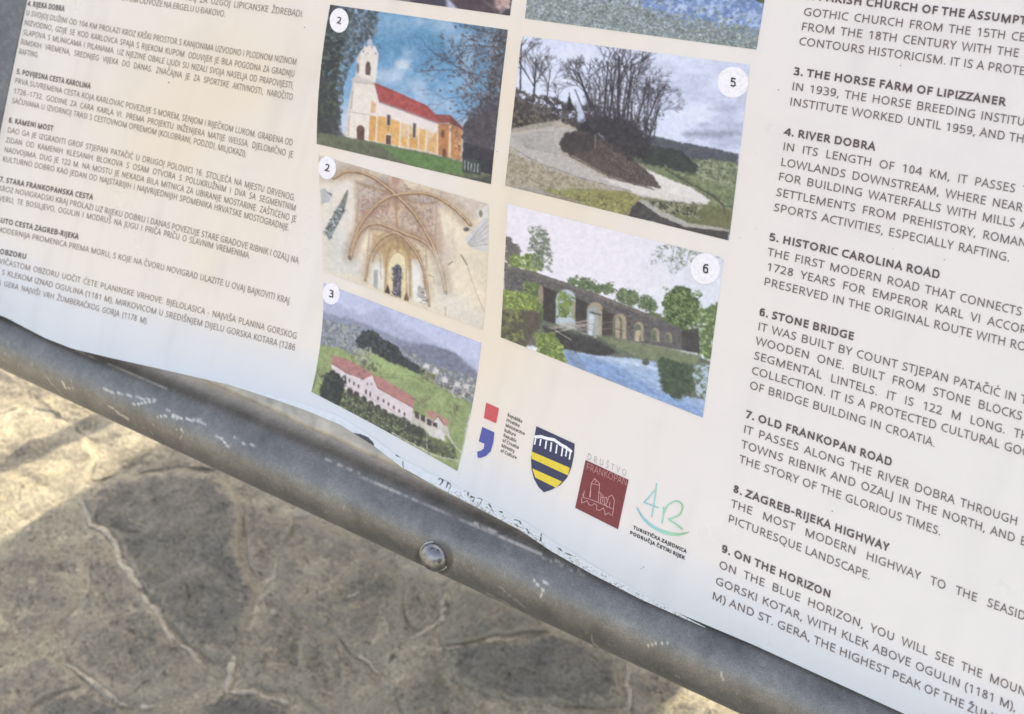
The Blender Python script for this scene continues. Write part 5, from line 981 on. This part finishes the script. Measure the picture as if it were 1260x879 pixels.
K = Ink(); set_text(K, 'DRUŠTVO', zp(572, 334), zp(748, 412), (7.6, 7.6), (.12, -1), False, False, 0, '', .05, track=.45); sub(K, 'lettering', I((168, 158, 158)), e, .0002)
K = Ink(); set_text(K, 'FRANKOPAN', zp(568, 380), zp(742, 450), (8.4, 8.6), (.12, -1), False, False, 0, '', .05); sub(K, 'pale_lettering', I((188, 136, 134)), e, .00024)
K = Ink()
for k, st in enumerate([[(582, 500), (590, 440), (604, 418), (626, 440), (620, 520)], [(590, 440), (626, 448)], [(604, 418), (612, 428), (606, 436)], [(620, 476), (632, 482), (630, 528)], [(632, 500), (655, 500), (660, 520), (652, 530), (660, 545)],
      [(660, 520), (664, 498), (680, 490), (690, 512), (686, 550)], [(640, 486), (640, 522)], [(648, 506), (648, 536)], [(670, 520), (668, 545)],
      [(553, 484), (556, 500), (590, 510), (640, 530), (686, 552), (680, 580)], [(550, 500), (548, 524), (560, 520), (572, 514), (580, 532), (592, 534), (604, 526), (614, 534), (612, 552), (626, 556), (642, 546), (648, 560), (650, 576), (664, 566), (676, 578)], [(560, 470), (556, 496)], [(588, 470), (586, 500)]]):
    K.line(Z(*st), .8, k*2e-6)
sub(K, 'castle_drawing', I((200, 150, 146)), e, .00024)
e = emblem('blue green hand-drawn sailing mark over two lines of bold lettering')
def grad_strokes(name, strokes, wds, off):
    v = []; f = []; cols = []; z = []
    for k, (st, w) in enumerate(zip(strokes, wds)):
        s_ = cr(Z(*st), 6) if len(st) > 2 else Z(*st); P = np.array(s_)
        wl_ = w if np.ndim(w) else (w, w); n_ = len(P)
        vv, ff = strip(P, .5); vv = np.array(vv).reshape(-1, 2, 2); mid = vv.mean(1); d = vv[:, 0]-mid; ww = np.interp(np.linspace(0, 1, n_), np.linspace(0, 1, len(wl_)), wl_)[:, None]
        vv = np.stack([mid+d*ww, mid-d*ww], 1).reshape(-1, 2); b0 = len(v); v += list(vv); f += [tuple(b0+i for i in q) for q in ff]; z += [k*3e-6]*len(vv)
    v = np.array(v); me = mesh(name, on_sheet(uv(v), off+np.array(z)), f)
    t = np.clip((v[:, 0]-zp(790, 0)[0])/(zp(1010, 0)[0]-zp(790, 0)[0]), 0, 1)
    c = np.stack([np.interp(t, [0, .35, .7, 1], q) for q in ((138, 152, 160, 140), (186, 202, 206, 180), (200, 196, 172, 124))], -1); set_col(me, 'ink', ink(c))
    o = bpy.data.objects.new(name, me); COL.objects.link(o); me.materials.append(MPHOTO); o.parent = e; o.matrix_parent_inverse = Matrix.Translation(board.location).inverted()
grad_strokes('sail_mark', [[(872, 438), (862, 520), (850, 585)], [(862, 470), (838, 500), (816, 522)], [(816, 522), (845, 532), (882, 546)], [(903, 540), (900, 580), (896, 612)], [(900, 575), (920, 535), (955, 516), (983, 532), (975, 570), (940, 590), (925, 596), (955, 615), (985, 640)],
    [(786, 542), (815, 590), (860, 630), (920, 655), (970, 660), (1012, 650)]], [1.6, 1.5, 1.5, 1.7, 1.9, (1.2, 2.6, 3.6, 4.2, 3.2, .8)], .0002)
K = Ink(); set_text(K, 'TURISTIČKA ZAJEDNICA', zp(771, 636), zp(1000, 742), (4.2, 4.6), (.15, -1), True, False, 0, '', .115); set_text(K, 'PODRUČJA ČETIRI RIJEK', zp(756, 658), zp(992, 770), (4.2, 4.6), (.15, -1), True, False, 0, '', .115)
sub(K, 'bold_lettering', I((52, 46, 52)), e, .0002)

# ---------------------------------------------------------------- worn lower rim of the printed film, and small specks of dirt
rim = EDGE_PX[(EDGE_PX[:, 0] > 230) & (EDGE_PX[:, 0] < 1120)]; xs = np.linspace(239, 868, 900); ys = np.interp(xs, rim[:, 0], rim[:, 1])
wd = np.interp(xs, [239, 340, 410, 470, 540, 700, 800, 868], [.6, 4, 9, 8, 12, 12, 6, .5]); tt = np.linspace(1, 0, 26)
X = xs[None]+tt[:, None]*wd[None]*.35; Y = ys[None]-tt[:, None]*wd[None]*.9-.25
P = Painter(X.ravel(), Y.ravel(), (209, 213, 221)); n = fbm(P.X, P.Y, 5, 4, 3); P.c *= (.93+.12*n)[:, None]
tcol = np.repeat(tt, len(xs)); k = np.clip((tcol-.55)/.45, 0, 1)[:, None]; P.c = P.c*(1-k)+np.array([214, 219, 226])*k
rng = random.Random(2)
def edge_line(x0, x1, off, w, col, a):
    q = np.arange(x0, x1, 2.5); P.line([(x, np.interp(x, rim[:, 0], rim[:, 1])-off+rng.uniform(-.4, .4)) for x in q], w, col, a)
P.T = (0, 0, 1); edge_line(520, 860, 11, .5, (170, 168, 172), .5)
P.T = (300, 440, 2.931)
for p in ([(335, 238), (345, 246)], [(358, 252), (372, 258), (385, 268)], [(390, 272), (420, 276), (450, 288), (466, 305), (470, 320), (440, 305), (410, 290), (394, 280)], ):
    P.poly(p if len(p) > 2 else p+[(p[0][0]+4, p[0][1]+9)], (62, 64, 68), .95, .4, .5, 1.5)
for k in range(60):
    x = rng.uniform(395, 468); P.ell((x, 280+(x-395)*.5+rng.gauss(0, 5)), rng.uniform(1, 4), rng.uniform(1, 3), (60, 62, 66), .8, .3, .4, 1.5)
for p in ([(556, 342), (552, 352), (570, 360)], [(575, 372), (572, 385), (578, 398)], [(574, 345), (660, 380)], [(704, 440), (712, 436), (716, 448), (706, 458)], [(722, 444), (734, 450), (730, 468)], [(738, 452), (748, 462), (744, 474)], [(798, 478), (812, 484), (806, 500)], [(820, 500), (832, 506), (826, 516)], [(846, 508), (858, 514), (854, 530)],
          [(884, 532), (896, 540)], [(920, 556), (934, 560)], [(976, 585), (990, 592), (1004, 600)], [(980, 600), (1000, 612)], [(1020, 618), (1028, 632)], [(1074, 636), (1072, 662)], [(1136, 690), (1150, 696)], [(1160, 706), (1185, 718)]):
    
    p = cr([(x+rng.uniform(-3, 3), y+rng.uniform(-3, 3)) for x, y in p], 3)
    for i in range(len(p)-1): P.line(p[i:i+2], rng.uniform(.4, 2.2), (58, 58, 64), rng.uniform(.5, .95), .35)
for k in range(420):
    x = rng.choice([rng.uniform(545, 760), rng.uniform(560, 690), rng.uniform(700, 860)]); y = np.interp(x, rim[:, 0], rim[:, 1])-abs(rng.gauss(3.5, 3)); P.T = (0, 0, 1)
    P.ell((x, y), rng.uniform(.2, 1.1), rng.uniform(.2, .7), rng.choice([(70, 70, 76), (110, 108, 110), (150, 148, 146)]), rng.uniform(.3, .9), .3)
q = uv(np.stack([P.X, P.Y], -1)); me = grid_mesh('worn_rim', on_sheet(q, .00015), len(xs), 26, flip=True); set_col(me, 'ink', ink(P.c)); link('worn_rim', me, board, MPHOTO)
K = Ink(); rng = random.Random(6)
SP = [(14, 394), (375, 34), (208, 102), (1024, 629), (789, 700), (1108, 81), (958, 111), (1162, 320), (1099, 306), (792, 698)]+[(rng.uniform(20, 1240), rng.uniform(5, 700)) for _ in range(46)]
for k, (x, y) in enumerate(SP):
    r = rng.uniform(.5, 1.0) if k < 10 else rng.uniform(.25, .55); K.poly([(x+r*rng.uniform(.6, 1.3)*math.cos(a), y+r*rng.uniform(.6, 1.2)*math.sin(a)) for a in np.linspace(0, 6.28, 8)[:-1]])
o = K.build('dirt_speck', I((120, 112, 110)), board, .0003); o['kind'] = 'stuff'
# ---------------------------------------------------------------- lettering
MTEXT = m_ink('brown_grey_text_ink', (110, 96, 92)); MHEAD = m_ink('brown_grey_heading_ink', (98, 84, 82))
MTEXTL = m_ink('faded_text_ink', (136, 120, 106)); MHEADL = m_ink('faded_heading_ink', (106, 94, 88))
KX = [1.0, .935, .98, 1.01, 1.045, 1.075, 1.125]
for block, capf, mt, mh, up, kx in [(b, cap_r, MTEXT, MHEAD, (.15, -1), None) for b in RIGHT]+[(b, cap_l, MTEXTL, MHEADL, (.16, -1), k) for b, k in zip(LEFT, KX)]:
    K = Ink()
    for t, a, b, bold, bow, extra in block:
        cap = (capf(a), capf(b))
        if bold:
            H = Ink(); set_text(H, t, a, b, cap, up, True, False, bow, extra); H.build('heading', mh, board)
        else: set_text(K, t, a, b, cap, up, False, True, bow, extra, h=.064 if kx is None else .058, kx=kx)
    if K.v: K.build('paragraph', mt, board)
